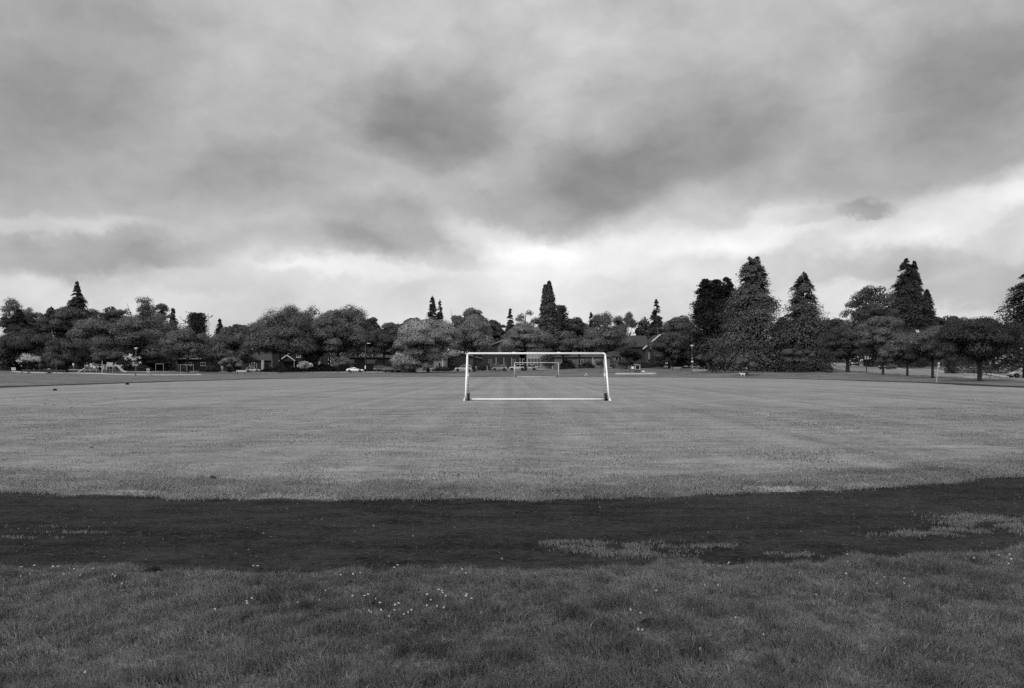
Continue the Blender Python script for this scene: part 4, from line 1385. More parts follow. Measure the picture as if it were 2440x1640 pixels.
house(93, 238, 9, 8, 5.2, 'front', 3.4, .035, .03, 'dark timber gabled house hidden among trees behind the pale flowering tree', [(0, 4.2, 1.2, 1.0, 1, 1), (2.6, 3.4, .9, 1.1, 1, 1)], door=-2.5)
house(362, 228, 12, 8, 5.2, 'side', 2.4, .03, .03, 'dark house with a raised railed deck behind the swings', [(-3, 4.0, 1.6, 1.3, 2, 1), (2.4, 4.0, 1.6, 1.3, 2, 1)], extra=deck)
house(466, 232, 9, 8, 3.4, 'hip', 2.2, .035, .22, 'dark house under a pale hipped roof behind the two-bay swings', [(-2, 2.0, 1.8, 1.0, 2, 1), (2.2, 2.0, 1.5, 1.1, 2, 1)], chim=(-1.2, 5, .5))
house(613, 230, 20, 8, 3.5, 'side', 2.0, .035, .05, 'low house with stout white porch columns behind the pale hatchback', [(-1.2, 1.7, 2.2, 2.0, 3, 1), (7.6, 1.8, 1.6, 1.5, 2, 1)], door=4.0,
      cols=((-6.6, -1.2, 3.2, .6, .45), (2.0, -1.2, 3.2, .65, .42), (5.2, -1.2, 3.4, .85, .48)), chim=(6, 5, .8))
house(690, 224, 10, 9, 5.6, 'front', 2.6, .028, .03, 'dark house with a white-edged porch gable under the great oak', [(3.1, 1.9, 1.3, 1.7, 2, 2), (2.6, 4.6, 1.3, 1.2, 2, 1), (0.2, 5.6, 1.4, 1.1, 1, 1)],
      door=0.6, cols=((-1.7, -2.4, 2.9, .22, .3), (2.0, -2.4, 2.9, .16, .4)), extra=porch_gable)
house(738, 228, 7, 8, 6.0, 'side', 1.6, .07, .04, 'half-timbered house peeping past the great oak trunk by the ball-headed tree', [(-1.6, 1.9, 1.1, 2.0, 2, 1), (-1.7, 4.6, 1.6, 1.4, 1, 1), (1.6, 4.4, .8, 1.6, 1, 1)],
      cols=((2.9, -.2, 5.2, .6, .5),))
house(862, 226, 16.5, 9, 4.0, 'flat', .4, .05, .10, 'low flat-roofed house behind a long dark brick wall and the white coupe', [(-3.0, 2.9, 3.0, 1.2, 3, 1), (3.0, 2.9, 3.4, 1.2, 4, 1)], trim=.16, extra=brick_wall)
house(944, 232, 12, 8, 4.2, 'hip', 2.0, .30, .06, 'pale-walled house with paned windows behind the two dark cars', [(-1.4, 2.4, 3.4, 2.2, 3, 1), (3.2, 2.4, 1.4, 1.6, 2, 1)])
house(1010, 230, 13, 8, 3.8, 'side', 2.0, .22, .06, 'grey rendered house behind the trunk of the big pale tree', [(2.0, 1.6, .9, 1.9, 1, 1), (4.6, 1.6, .9, 1.9, 1, 1)], door=.2, cols=((5.6, -1.0, 3.6, .24, .5),), chim=(-4, 4, .8))
house(1100, 236, 12, 9, 3.4, 'front', 1.7, .03, .035, 'dark boarded house behind the pale estate car', [(-2.6, 2.2, 1.2, 1.2, 2, 1), (3.0, 2.2, 1.0, 2.2, 1, 1)], door=1, trim=.12)
house(1200, 234, 13, 9, 6.2, 'front', 2.4, .035, .035, 'two-storey dark house with one upper window above the near crossbar', [(-1.2, 6.0, 1.0, 2.0, 2, 1), (3.0, 1.9, 1.4, 2.0, 2, 1), (-4, 1.9, 1.2, 2.0, 2, 1)], door=.6,
      cols=((-2.2, -1.6, 3.4, .3, .22), (0.1, -1.6, 3.4, .16, .35), (2.4, -1.6, 3.4, .16, .35), (4.9, -1.6, 3.4, .16, .35)), trim=.2)
house(1298, 234, 15, 9, 6.0, 'side', 2.4, .34, .06, 'pale house with tall paned windows seen inside both goal frames', [(-3.2, 2.1, 3.8, 2.6, 4, 1), (1.6, 2.1, 1.0, 2.6, 1, 1), (-.4, 5.0, 1.2, 1.2, 2, 1), (-6.2, 2.2, 1.0, 2.0, 1, 1)],
      door=5.4, cols=((3.4, -.4, 4.2, .9, .36), (2.4, -.3, 4.2, .25, .7)))
house(1388, 228, 16, 9, 3.6, 'hip', 1.8, .17, .05, 'low sided bungalow with wide paned windows beside the far goal', [(-4.0, 2.1, 2.8, 1.2, 3, 2), (-.6, 2.2, 1.6, 1.4, 2, 2), (4.6, 2.1, 2.2, 1.2, 2, 2)], door=2.2, cols=((3.0, -.3, 3.6, .2, .6),))
house(1470, 230, 9, 8, 3.6, 'side', 2.0, .15, .05, 'pale-windowed cottage behind the clipped hedge', [(-2.4, 2.0, 1.2, 2.2, 1, 1), (.4, 2.2, 2.0, 1.8, 2, 1)], cols=((3.4, -.3, 3.2, .8, .5),))
house(1572, 226, 8.6, 9, 5.6, 'front', 3.6, .055, .05, 'craftsman house with one bright white sloping bargeboard and a dark porch', [(-2.4, 6.0, .8, 1.1, 2, 1), (.6, 6.2, 1.2, 1.3, 2, 1), (1.8, 2.0, .9, 1.9, 1, 1), (3.6, 3.2, 1.1, 1.0, 2, 1)], door=-1.6,
      cols=((.2, -1.6, 4.6, .5, .5), (2.9, -1.6, 2.8, .22, .7), (-3.4, -1.6, 4.4, .4, .2)), trim=.72, eave=.7, extra=main_block)
house(1648, 262, 7, 8, 9.0, 'front', 2.4, .06, .06, 'distant house showing only a white gable tip beside the blackish cypress', [(0, 8.0, 1.2, 1.2, 2, 1)], trim=.7)


def skylights(root, wm, tm, roof):
    for sx in (-4.2, 2.2):
        MB().box((sx, 2.0, 8.8), (.9, 1.0, .22), rx=math.radians(38)).build('skylight', mat('skylight_glass', .75, .15, .05, 3, .6), roof)


house(2236, 196, 19, 9, 7.0, 'side', 3.2, .05, .06, 'dark roof with two bright skylights above the verge trees', [(-4, 5.4, 1.6, 1.4, 2, 1), (4, 5.4, 1.6, 1.4, 2, 1)], extra=skylights)
house(2290, 236, 17, 9, 10.6, 'hip', 2.0, .05, .07, 'far hilltop house with a squat tapered tower above the dark verge tree', [(-3, 9.5, 1.4, 1.2, 2, 1)],
      extra=lambda r_, w_, t_, f_: MB().lathe([(.8, 11.0), (.8, 12.7), (1.05, 12.75), (.85, 13.8), (.8, 13.9)], (-1.3, 4, 0), 8).build('tower_roof', mat('tower_slate', .05, .9, .3, 8), f_))

# ================================================================== playground and park furniture
PLAY = mat('play_post', .26, .5, .1, 3)
PLAYD = mat('play_dark_panel', .07, .6, .1, 3)
PLAYL = mat('play_pale_panel', .36, .5, .1, 3)
SLIDE = mat('slide_plastic', .38, .35, .08, 3)


def slide(parent, p0, p1, w, wave=0.0):
    n = 12
    mb = MB()
    prof = []
    for i in range(n + 1):
        t = i / n
        z = p0[2] + (p1[2] - p0[2]) * (t ** .92 if t < .85 else (.85 ** .92 + (1 - .85 ** .92) * sstep(.85, 1.0, t) ** .6)) + wave * math.sin(t * PI * 2.2) * .25
        prof.append((p0[0] + (p1[0] - p0[0]) * t, float(z)))
    for i in range(n):
        (xa, za), (xb, zb) = prof[i], prof[i + 1]
        for (ya, yb, hh) in ((-w / 2, w / 2, .05), (-w / 2 - .06, -w / 2, .28), (w / 2, w / 2 + .06, .28)):
            mb.hexa([(xa, ya, za), (xb, ya, zb), (xb, yb, zb), (xa, yb, za), (xa, ya, za + hh), (xb, ya, zb + hh), (xb, yb, zb + hh), (xa, yb, za + hh)])
    return mb.build('slide', SLIDE, parent)


dpl = 180.0
root = thing_at('play_structure', 243, dpl, label='playground climbing frame with two slides, towers and bars', cat='play structure')
s = dpl / F
X_ = lambda px: (px - 243) * s
Z_ = lambda py: max((889.5 - py) * s, 0.0)
for pa, pb_, zt, zd in ((205, 217, 868, 878), (258, 272, 863, 874)):
    for a in (pa, pb_):
        for y in (-.6, .6):
            MB().tube([(X_(a), y, -.2), (X_(a), y, Z_(zt))], .07, 8).build('post', PLAY, root)
    MB().box(((X_(pa) + X_(pb_)) / 2, 0, Z_(zd)), (X_(pb_) - X_(pa), 1.3, .12)).build('platform', PLAYD, root)
    MB().box(((X_(pa) + X_(pb_)) / 2, -.66, (Z_(zd) + Z_(zt)) / 2), (X_(pb_) - X_(pa) - .1, .06, Z_(zt) - Z_(zd) - .12)).build('panel', PLAYD if pa < 230 else PLAYL, root)
MB().box((X_(211), -.72, Z_(871.5)), (.55, .06, .34)).build('bubble_panel', PLAYL, root)
slide(root, (X_(204), 0, Z_(878)), (X_(187), 0, .12), .6)
slide(root, (X_(273), 0, Z_(871)), (X_(303), 0, .12), .7, wave=.9)
for px in (220, 230, 249, 252):
    MB().tube([(X_(px), 0, -.2), (X_(px), 0, Z_(868.5))], .06, 8).build('post', PLAY, root)
bars = MB().box((X_(238), -.4, Z_(869)), (X_(255) - X_(221), .07, .09)).box((X_(238), .4, Z_(869)), (X_(255) - X_(221), .07, .09))
for k in range(9):
    bars.tube([(X_(223 + k * 4), -.4, Z_(869)), (X_(223 + k * 4), .4, Z_(869))], .025, 6)
bars.build('overhead_bars', PLAY, root)
MB().box((X_(227), -.5, Z_(874.5)), (.62, .08, .58)).build('game_panel', mat('game_panel', .5, .5, .3, 9), root)
for px in (250, 257):
    MB().box((X_(px), -.6, Z_(876)), (.20, .10, 1.1)).build('ladder_side', PLAYL, root)
MB().box((X_(253.5), -.6, Z_(882)), (.9, .12, .3)).build('step', PLAYD, root)
root = thing_at('pointed_pole', 243.5, 178, label='tall pointed pole rising from the middle of the climbing frame', cat='pole')
MB().tube([(0, 0, -.2), (0, 0, 2.0), (0, 0, 3.05)], [.12, .11, .015], 10).build('shaft', PLAYL, root)
MB().box((-.25, 0, 1.52), (.36, .06, .12)).build('pointer', WHITE, root)
root = thing_at('lookout_frame', 281, 206, label='raised pale window-like timber frame above the long slide', cat='frame')
fz = 3.0
fr = MB()
for a in (-.65, .65):
    fr.box((a, 0, fz / 2 + .85), (.12, .12, fz + 1.7))
fr.box((.2, 0, fz + 1.65), (2.3, .12, .12)).box((0, 0, fz + .32), (1.3, .2, .16))
fr.build('timber', mat('pale_timber', .3, .8, .15, 3), root)


def swing(px0, px1, d, ytop, label, bays=1, seats=0, postv=.26):
    pc = (px0 + px1) / 2
    root = thing_at('swing_set', pc, d, label=label, cat='swing', group='swing frames in the park')
    hw = (px1 - px0) / 2 * d / F
    zt = PZ(ytop, d) - root.location.z
    m = mat('swing_steel', postv, .5, .1, 4, .5)
    for k in range(bays + 1):
        xx = -hw + 2 * hw * k / bays
        MB().tube([(xx, 0, -.1), (xx, 0, zt)], .042, 8).build('post', m, root)
    MB().tube([(-hw - .06, 0, zt), (hw + .06, 0, zt)], .046, 10).build('beam', m, root)
    for k in range(seats):
        xx = -hw + 2 * hw * (k + .75 + (.0 if k < seats / 2 else .0)) / (seats + .5)
        st = MB().box((xx, 0, .5), (.42, .2, .05)).build('seat', mat('swing_seat', .30, .6, .1, 4), root)
        for s_ in (-.2, .2):
            MB().tube([(xx + s_, 0, .5), (xx + s_, 0, zt)], .008, 5).build('chain', DARKST, st)
    return root


swing(371, 389.5, 178, 867.5, 'narrow single-bay swing frame beside the notice board')
swing(430, 461, 178, 869.5, 'wider two-bay swing frame with four low seats', 2, 4)
swing(1687.5, 1716.5, 185, 857.5, 'thin swing frame on the sand pad below the park conifers', 1, 1, .16)

# sand area edging, one per play area
EDGE = mat('edging_concrete', .5, .8, .12, 3)


def edging(pts, d_, label, h=.18, w=.22):
    root = thing_at('play_area_edging', pts[len(pts) // 2][0], d_, label=label, cat='edging', group='low edgings round the play areas')
    bx, by, bz = root.location
    mb = MB()
    P = [(PX(a, b), b) for a, b in pts]
    n = len(P)
    for i in range(n - 1):
        (xa, ya), (xb, yb) = P[i], P[i + 1]
        L_ = math.hypot(xb - xa, yb - ya)
        m_ = max(1, int(L_ / 3))
        for k in range(m_):
            x0, y0 = xa + (xb - xa) * k / m_, ya + (yb - ya) * k / m_
            x1, y1 = xa + (xb - xa) * (k + 1) / m_, ya + (yb - ya) * (k + 1) / m_
            nx, ny = -(y1 - y0), (x1 - x0)
            q = math.hypot(nx, ny)
            nx, ny = nx / q * w / 2, ny / q * w / 2
            z0, z1 = G1(x0, y0), G1(x1, y1)
            c = [(x0 + nx, y0 + ny, z0 - .3), (x1 + nx, y1 + ny, z1 - .3), (x1 - nx, y1 - ny, z1 - .3), (x0 - nx, y0 - ny, z0 - .3)]
            t = [(a, b, (z0 if j in (0, 3) else z1) + h) for j, (a, b, _) in enumerate(c)]
            mb.hexa([(a - bx, b - by, e - bz) for a, b, e in c + t])
    mb.build('edging', EDGE, root)
    return root


edging([(30, 190), (110, 182), (190, 176), (300, 172), (400, 170), (480, 172), (470, 190)], 172, 'long pale concrete edging in front of the climbing frame and swings', h=.17)
edging([(1468, 160), (1560, 160), (1563, 166), (1472, 166), (1468, 160)], 160, 'pale edging of the sand pit round the playhouse booth', h=.26, w=.3)
edging([(1652, 181), (1742, 181), (1744, 189), (1656, 189), (1652, 181)], 181, 'pale edging of the sand pad under the thin swing frame', h=.22, w=.3)


def sandpad(name, cx, d, w, dep, label):
    x = PX(cx, d)
    n = 8
    Gd = np.zeros((n, n, 3))
    for i in range(n):
        for j in range(n):
            xx, yy = x - w / 2 + w * j / (n - 1), d + dep * i / (n - 1)
            Gd[i, j] = (xx, yy, G1(xx, yy) + .10)
    tag(grid_mesh(name, Gd, mat('sand', .42, .95, .15, 2)), label, 'sand', kind='structure')


sandpad('sand', 1515, 160.3, 7.7, 5.4, 'pale sand inside the playhouse pit')
sandpad('sand', 1698, 181.3, 8.4, 7.4, 'pale sand under the thin swing frame')

root = thing_at('playhouse_booth', 1519, 163, label='upright toy shop booth with a dark opening in the sand pit', cat='playhouse')
MB().box((-.5, .3, 1.0), (.09, .7, 2.0)).box((.5, .3, 1.0), (.09, .7, 2.0)).box((0, .62, 1.0), (.92, .07, 2.0)).build('wall', PLAYD, root)
MB().box((0, -.05, .5), (1.1, .08, .95)).build('counter_front', PLAYD, root)
MB().box((0, -.06, 1.02), (1.16, .3, .07)).build('counter', PLAYL, root)
fr = MB().box((-.48, -.06, 1.5), (.16, .1, .9)).box((.48, -.06, 1.5), (.16, .1, .9)).box((0, -.06, 1.92), (1.1, .1, .16))
fr.build('opening_frame', PLAYL, root)
MB().box((0, .25, 2.05), (1.25, 1.0, .08)).build('roof', PLAYL, root)
root = thing_at('activity_panel', 1506.5, 164, label='dark activity board with a white square beside the toy shop booth', cat='panel')
for a in (-.42, .42):
    MB().tube([(a, 0, -.1), (a, 0, 1.75)], .05, 8).build('post', PLAY, root)
MB().box((0, 0, 1.3), (.92, .08, .9)).build('board', PLAYD, root)
MB().box((.08, -.05, 1.35), (.5, .04, .5)).build('white_square', WHITE, root)
MB().box((0, -.2, .62), (.9, .3, .08)).build('shelf', PLAYD, root)
root = thing_at('spring_rider', 1495.5, 161, label='low dark spring rider toy on the sand pit edging', cat='spring toy')
MB().tube([(-.35 + .1 * math.cos(k * .8), .1 * math.sin(k * .8), .12 + k * .015) for k in range(24)], .02, 5).tube([(.35 + .1 * math.cos(k * .8), .1 * math.sin(k * .8), .12 + k * .015) for k in range(24)], .02, 5).build('spring', DARKST, root)
MB().box((0, 0, .55), (1.2, .24, .12)).box((-.45, 0, .72), (.16, .3, .3)).box((.45, 0, .75), (.14, .34, .36)).build('seat', PLAYD, root, bevel=.03)
root = thing_at('sand_bowl', 1533.5, 160.6, label='pale bowl on a short stalk at the front of the sand pit', cat='play table')
MB().tube([(0, 0, -.1), (0, 0, .45)], .05, 8).build('stalk', DARKST, root)
MB().lathe([(.10, .42), (.26, .52), (.33, .72), (.29, .72), (.22, .56), (.02, .50)], n=14).build('bowl', WHITE, root, True)


def bench(px, d, label, v, rz=0.0, w=1.9):
    root = thing_at('park_bench', px, d, rz, label, 'bench', 'park benches facing the field')
    m = mat('bench_slat', v, .7, .12, 4)
    b = MB()
    for k in range(3):
        b.box((0, -.06 - k * .15, .45), (w, .12, .045))
    b.build('seat', m, root)
    b = MB()
    for k in range(3):
        b.box((0, .09 + k * .03, .60 + k * .13), (w, .04, .11), rx=-.2)
    b.build('backrest', m, root)
    for s_ in (-1, 1):
        MB().box((s_ * w * .38, -.3, .2), (.07, .07, .5)).box((s_ * w * .38, .06, .42), (.07, .07, .95), rx=-.12).build('leg', DARKST, root)
    return root


bench(575, 186, 'pale bench on the lawn before the pale hatchback', .42, w=2.4)
bench(1612, 186, 'grey bench with a dark knob on its back, beside the mushroom lamp', .24, w=2.5)
MB().box((-.85, .12, .72), (.18, .2, .34)).build('bag', DARKST, bpy.data.objects['park_bench.001'])
bench(1839, 166, 'pale-backed bench under the great park conifers', .30, w=2.3)
bench(62, 172, 'dark low bench at the edge of the playground far from the slides', .03, w=2.0)
bench(118, 172, 'dark low bench beside the litter bin', .03, w=1.6)


def lamp_post(px, d, ytop, label, plates=()):
    root = thing_at('street_lamp', px, d, 0, label, 'street lamp', 'mushroom lamps of the park')
    zt = PZ(ytop, d) - root.location.z
    MB().lathe([(.10, -.1), (.10, .4), (.055, .5), (.045, zt - .5), (.045, zt - .45)], n=12).build('pole', mat('pole_paint', .13, .5, .12, 4), root, True)
    MB().lathe([(.08, zt - .48), (.17, zt - .40), (.20, zt - .14), (.10, zt - .10)], n=14).build('lens', mat('lamp_diffuser', .5, .3, .05, 4), root, True)
    MB().lathe([(.10, zt - .12), (.42, zt - .10), (.40, zt - .04), (.22, zt), (.05, zt + .02)], n=18).build('lamp_shade', WHITE, root, True)
    for (z, w, h, v) in plates:
        MB().box((.02, -.09, z), (w, .03, h)).build('sign_plate', mat('plate_paint', v, .5, .08, 4), root)
    return root


lamp_post(1649, 166, 822.5, 'mushroom-topped lamp beside the sand pad, with white plates on its pole', ((2.45, .42, .28, .8), (3.1, .2, .25, .5), (1.2, .12, .2, .5)))
lamp_post(324, 168, 829, 'mushroom-topped lamp rising out of the white-leaved sapling')


def cobra(px, d, ytop, armpx, label, v=.09, plates=()):
    root = thing_at('road_lamp', px, d, 0, label, 'street lamp', 'curved-arm lamps over the street')
    zt = PZ(ytop, d) - root.location.z
    ax = armpx * d / F
    m = mat('lamp_steel', v, .5, .1, 4, .4)
    MB().tube([(0, 0, -.2), (0, 0, zt * .55), (0, 0, zt * .86)], [.075, .06, .045], 10).build('pole', m, root, True)
    MB().tube([(ax * (1 - math.cos(t)), 0, zt * .86 + zt * .14 * math.sin(t)) for t in np.linspace(0, PI / 2, 9)], .045, 8).build('arm', m, root, True)
    MB().hexa([(ax - .1, -.14, zt - .08), (ax + .75 * np.sign(ax), -.10, zt - .10), (ax + .75 * np.sign(ax), .10, zt - .10), (ax - .1, .14, zt - .08),
               (ax - .1, -.10, zt + .06), (ax + .7 * np.sign(ax), -.06, zt + .02), (ax + .7 * np.sign(ax), .06, zt + .02), (ax - .1, .10, zt + .06)]).build('lamp_head', mat('lamp_head', .6 if v > .05 else .05, .4, .08, 4), root)
    for (z, w, h, pv, sx) in plates:
        p = MB().box((0, -.13, z), (w, .03, h)).build('sign_plate', mat('plate_paint', pv, .5, .08, 4), root)
        if sx:
            MB().box((0, -.155, z), (sx, .02, h * .86)).build('sign_mark', DARKST, p)
    return root


cobra(870.5, 205, 818, 5, 'curved-arm lamp rising above the flat-roofed house, white plate low on its pole', plates=((1.35, .28, .8, .8, 0),))
cobra(2064.5, 150, 786, 26, 'dark curved-arm lamp carrying a square two-striped sign by the verge trees', .03, plates=((2.85, .72, .68, .42, .22),))


def signpost(px, d, ytop, label, plate, lean=0.0, v=.3, name='sign_post', mark=None):
    root = thing_at(name, px, d, 0, label, 'sign')
    zt = PZ(ytop, d) - root.location.z
    MB().tube([(0, 0, -.2), (lean, 0, zt)], .04, 8).build('post', mat('post_steel', v, .5, .1, 4, .4), root)
    if plate:
        w, h, pv = plate
        p = MB().box((lean, -.06, zt - h / 2), (w, .03, h)).build('sign_plate', mat('plate_paint', pv, .5, .08, 4), root)
        if mark:
            MB().box((lean, -.085, zt - h * .5), (w * .6, .02, h * mark)).build('sign_mark', DARKST, p)
    return root


signpost(2231, 91.5, 864, 'slanted pale sign post with narrow plates seen almost edge-on by the track', (.20, .55, .55), .26, .45, mark=.3)
signpost(353, 170, 878.5, 'pale notice board on a short leg near the single-bay swing', (.66, .85, .42), 0, .3, mark=.25)
signpost(175, 175, 866, 'small pale round-topped sign on a thin post beside the short slide', (.34, .46, .6), 0, .25)
signpost(32.5, 178, 876, 'white box sign on a leg near the dark hedge', (.95, .62, .55), 0, .12, mark=.2)
signpost(1134, 222, 873, 'white shield-shaped board on a lawn beside the near goal post', (.42, .72, .85), 0, .2)
signpost(95, 190, 858, 'thin pole with a small plate beside the pale flowering tree', (.3, .3, .2), 0, .1)
signpost(2289, 141, 866, 'thin pale post before the tall dark hedge, nearer the flared verge trunk', None, -.1, .12, 'thin_post')
signpost(2352, 133, 873, 'thin leaning pale post before the tall dark hedge beyond the flared trunk', None, -.2, .12, 'thin_post')
signpost(1567.5, 236, 780, 'utility pole tip beside the pointed dark fir', None, 0, .3, 'utility_pole')
root = thing_at('utility_pole', 124, 232, 0, 'wooden utility pole with a crossarm among dark trees', 'utility pole')
zt = PZ(786, 232) - root.location.z
MB().tube([(0, 0, -.2), (0, 0, zt)], [.18, .12], 8).build('pole', mat('pole_wood', .10, .9, .2, 4), root)
MB().box((.3, 0, zt - .9), (1.8, .12, .14)).build('crossarm', mat('pole_wood', .10, .9, .2, 4), root)
MB().lathe([(.22, zt - 2.6), (.24, zt - 1.7), (.1, zt - 1.6)], (.4, 0, 0), 10).build('transformer', mat('tank_grey', .3, .6, .1, 4), root)

root = thing_at('litter_bin', 117, 176, 0, 'dark round litter bin with a pale lid beside the young forked tree', 'bin')
MB().lathe([(.30, 0), (.34, .1), (.36, .88), (.33, .9)], n=16).build('body', DARKST, root, True)
MB().lathe([(.36, .9), (.38, .98), (.2, 1.08), (.02, 1.1)], n=16).build('lid', ALU, root, True)
root = thing_at('display_board', 1394, 150, math.radians(-25), 'small white folding board propped on the lawn beyond the far goal', 'board')
MB().box((.10, 0, .28), (.05, .42, .62), ry=math.radians(28)).build('front_panel', WHITE, root)
MB().box((.38, 0, .26), (.04, .40, .56), ry=math.radians(-28)).build('back_panel', mat('board_grey', .4, .7, .08, 3), root)


# ================================================================== people and the dog
SKIN = mat('skin', .38, .6, .06, 8)


def skin_obj(name, verts, edges, radii, m, parent, root_i=0, sub=1):
    me = bpy.data.meshes.new(name)
    me.from_pydata(verts, edges, [])
    o = bpy.data.objects.new(name, me)
    COL.objects.link(o)
    o.parent = parent
    md = o.modifiers.new('skin', 'SKIN')
    md.use_smooth_shade = True
    for i, v in enumerate(me.skin_vertices[0].data):
        r = radii[i]
        v.radius = r if isinstance(r, tuple) else (r, r)
        v.use_root = i == root_i
    sb = o.modifiers.new('subdivision', 'SUBSURF')
    sb.levels = sub
    sb.render_levels = sub
    me.materials.append(m)
    return o


def person(px, d, rz, label, stride, jacket, trousers, hairv, arms):
    """stride: forward offset of each foot; arms: (elbow, wrist) offsets for each side"""
    root = thing_at('person', px, d, rz, label, 'person', dz=.01)
    hip, kn = .92, .49
    V = [(0, 0, .95), (0, 0, 1.12), (0, 0, 1.30), (0, 0, 1.43), (0, -.01, 1.50), (0, -.02, 1.58), (0, -.015, 1.67), (0, 0, 1.73)]
    R = [(.15, .11), (.13, .10), (.155, .105), (.10, .075), .052, (.068, .080), (.074, .088), (.055, .065)]
    E = [(i, i + 1) for i in range(7)]
    V.append((0, -.115, 1.615))
    R.append(.012)
    E.append((5, 8))
    legs, arms_i = [], []
    for s_, st in ((-1, stride[0]), (1, stride[1])):
        i = len(V)
        V += [(s_ * .095, 0, hip), (s_ * .11, st * .45 - .03, kn), (s_ * .115, st, .09), (s_ * .12, st - .15, .035)]
        R += [.088, .058, .040, (.036, .030)]
        E += [(0, i), (i, i + 1), (i + 1, i + 2), (i + 2, i + 3)]
        legs.append(i)
    for s_, (el, wr) in ((-1, arms[0]), (1, arms[1])):
        i = len(V)
        sh = (s_ * .19, 0, 1.40)
        e_ = (s_ * .24 + el[0], el[1], 1.12 + el[2])
        w_ = (s_ * .25 + wr[0], wr[1], .88 + wr[2])
        V += [sh, e_, w_]
        R += [.056, .043, .030]
        E += [(3, i), (i, i + 1), (i + 1, i + 2)]
        dv = (Vector(w_) - Vector(e_)).normalized()
        pm = Vector(w_) + dv * .07
        ip = len(V)
        V.append(tuple(pm))
        R.append((.034, .018))
        E.append((i + 2, ip))
        for f in range(4):
            off = Vector((0, (f - 1.5) * .019, 0))
            j = len(V)
            ln = (.075, .085, .08, .06)[f]
            V += [tuple(pm + off + dv * .03), tuple(pm + off + dv * ln + Vector((-s_ * .02, 0, 0)))]
            R += [.0095, .008]
            E += [(ip, j), (j, j + 1)]
        j = len(V)
        V += [tuple(Vector(w_) + dv * .04 + Vector((0, -.045, 0))), tuple(Vector(w_) + dv * .08 + Vector((-s_ * .01, -.06, 0)))]
        R += [.011, .0085]
        E += [(i + 2, j), (j, j + 1)]
        arms_i.append(i)
    skin_obj('body', V, E, R, SKIN, root)
    cloth = mat('jacket_cloth', jacket, .9, .15, 12)
    tr = mat('trouser_cloth', trousers, .9, .15, 12)
    jv = [V[0], V[1], V[2], V[3], (0, 0, 1.475)]
    jr = [(.175, .13), (.155, .12), (.18, .125), (.125, .09), (.07, .06)]
    je = [(0, 1), (1, 2), (2, 3), (3, 4)]
    for i in arms_i:
        j = len(jv)
        jv += [V[i], V[i + 1], V[i + 2]]
        jr += [.070, .056, .044]
        je += [(3, j), (j, j + 1), (j + 1, j + 2)]
    skin_obj('jacket', jv, je, jr, cloth, root)
    tv, trr, te = [(0, 0, .97)], [(.16, .12)], []
    for i in legs:
        j = len(tv)
        tv += [V[i], V[i + 1], (V[i + 2][0], V[i + 2][1], .12)]
        trr += [.104, .074, .060]
        te += [(0, j), (j, j + 1), (j + 1, j + 2)]
    skin_obj('trousers', tv, te, trr, tr, root)
    for i in legs:
        a = V[i + 2]
        MB().hexa([(a[0] - .05, a[1] + .07, 0), (a[0] + .05, a[1] + .07, 0), (a[0] + .045, a[1] - .20, 0), (a[0] - .045, a[1] - .20, 0),
                   (a[0] - .045, a[1] + .06, .11), (a[0] + .045, a[1] + .06, .11), (a[0] + .035, a[1] - .18, .06), (a[0] - .035, a[1] - .18, .06)]).build('shoe', DARKST, root, bevel=.015)
    hm = mat('hair', hairv, .7, .3, 30)
    bm = bmesh.new()
    bmesh.ops.create_uvsphere(bm, u_segments=14, v_segments=9, radius=1)
    bmesh.ops.delete(bm, geom=[v for v in bm.verts if v.co.z < -.35 or (v.co.y < -.55 and v.co.z < .25)], context='VERTS')
    me = bpy.data.meshes.new('hair')
    bm.to_mesh(me)
    bm.free()
    me.materials.append(hm)
    h = bpy.data.objects.new('hair', me)
    COL.objects.link(h)
    h.parent = root
    h.location = (0, .008, 1.675)
    h.scale = (.088, .102, .098)
    for s_ in (-1, 1):
        MB().lathe([(.002, -.009), (.010, 0), (.002, .009)], n=8).build('eye', DARKST, root).location = (s_ * .03, -.092, 1.645)
    return root


person(1779, 144, math.radians(20), 'person in dark jacket and trousers standing with feet apart beside the white dog', (-.06, .10), .04, .015, .02,
       (((-.02, -.05, 0), (-.01, -.20, .02)), ((.02, .02, 0), (0, -.12, .0))))
person(1161, 192, math.radians(-88), 'person in pale clothes striding past the pale shrub behind the goal', (-.42, .40), .30, .26, .25,
       (((-.02, .10, 0), (0, .12, .02)), ((.02, -.10, 0), (0, -.22, .04))))


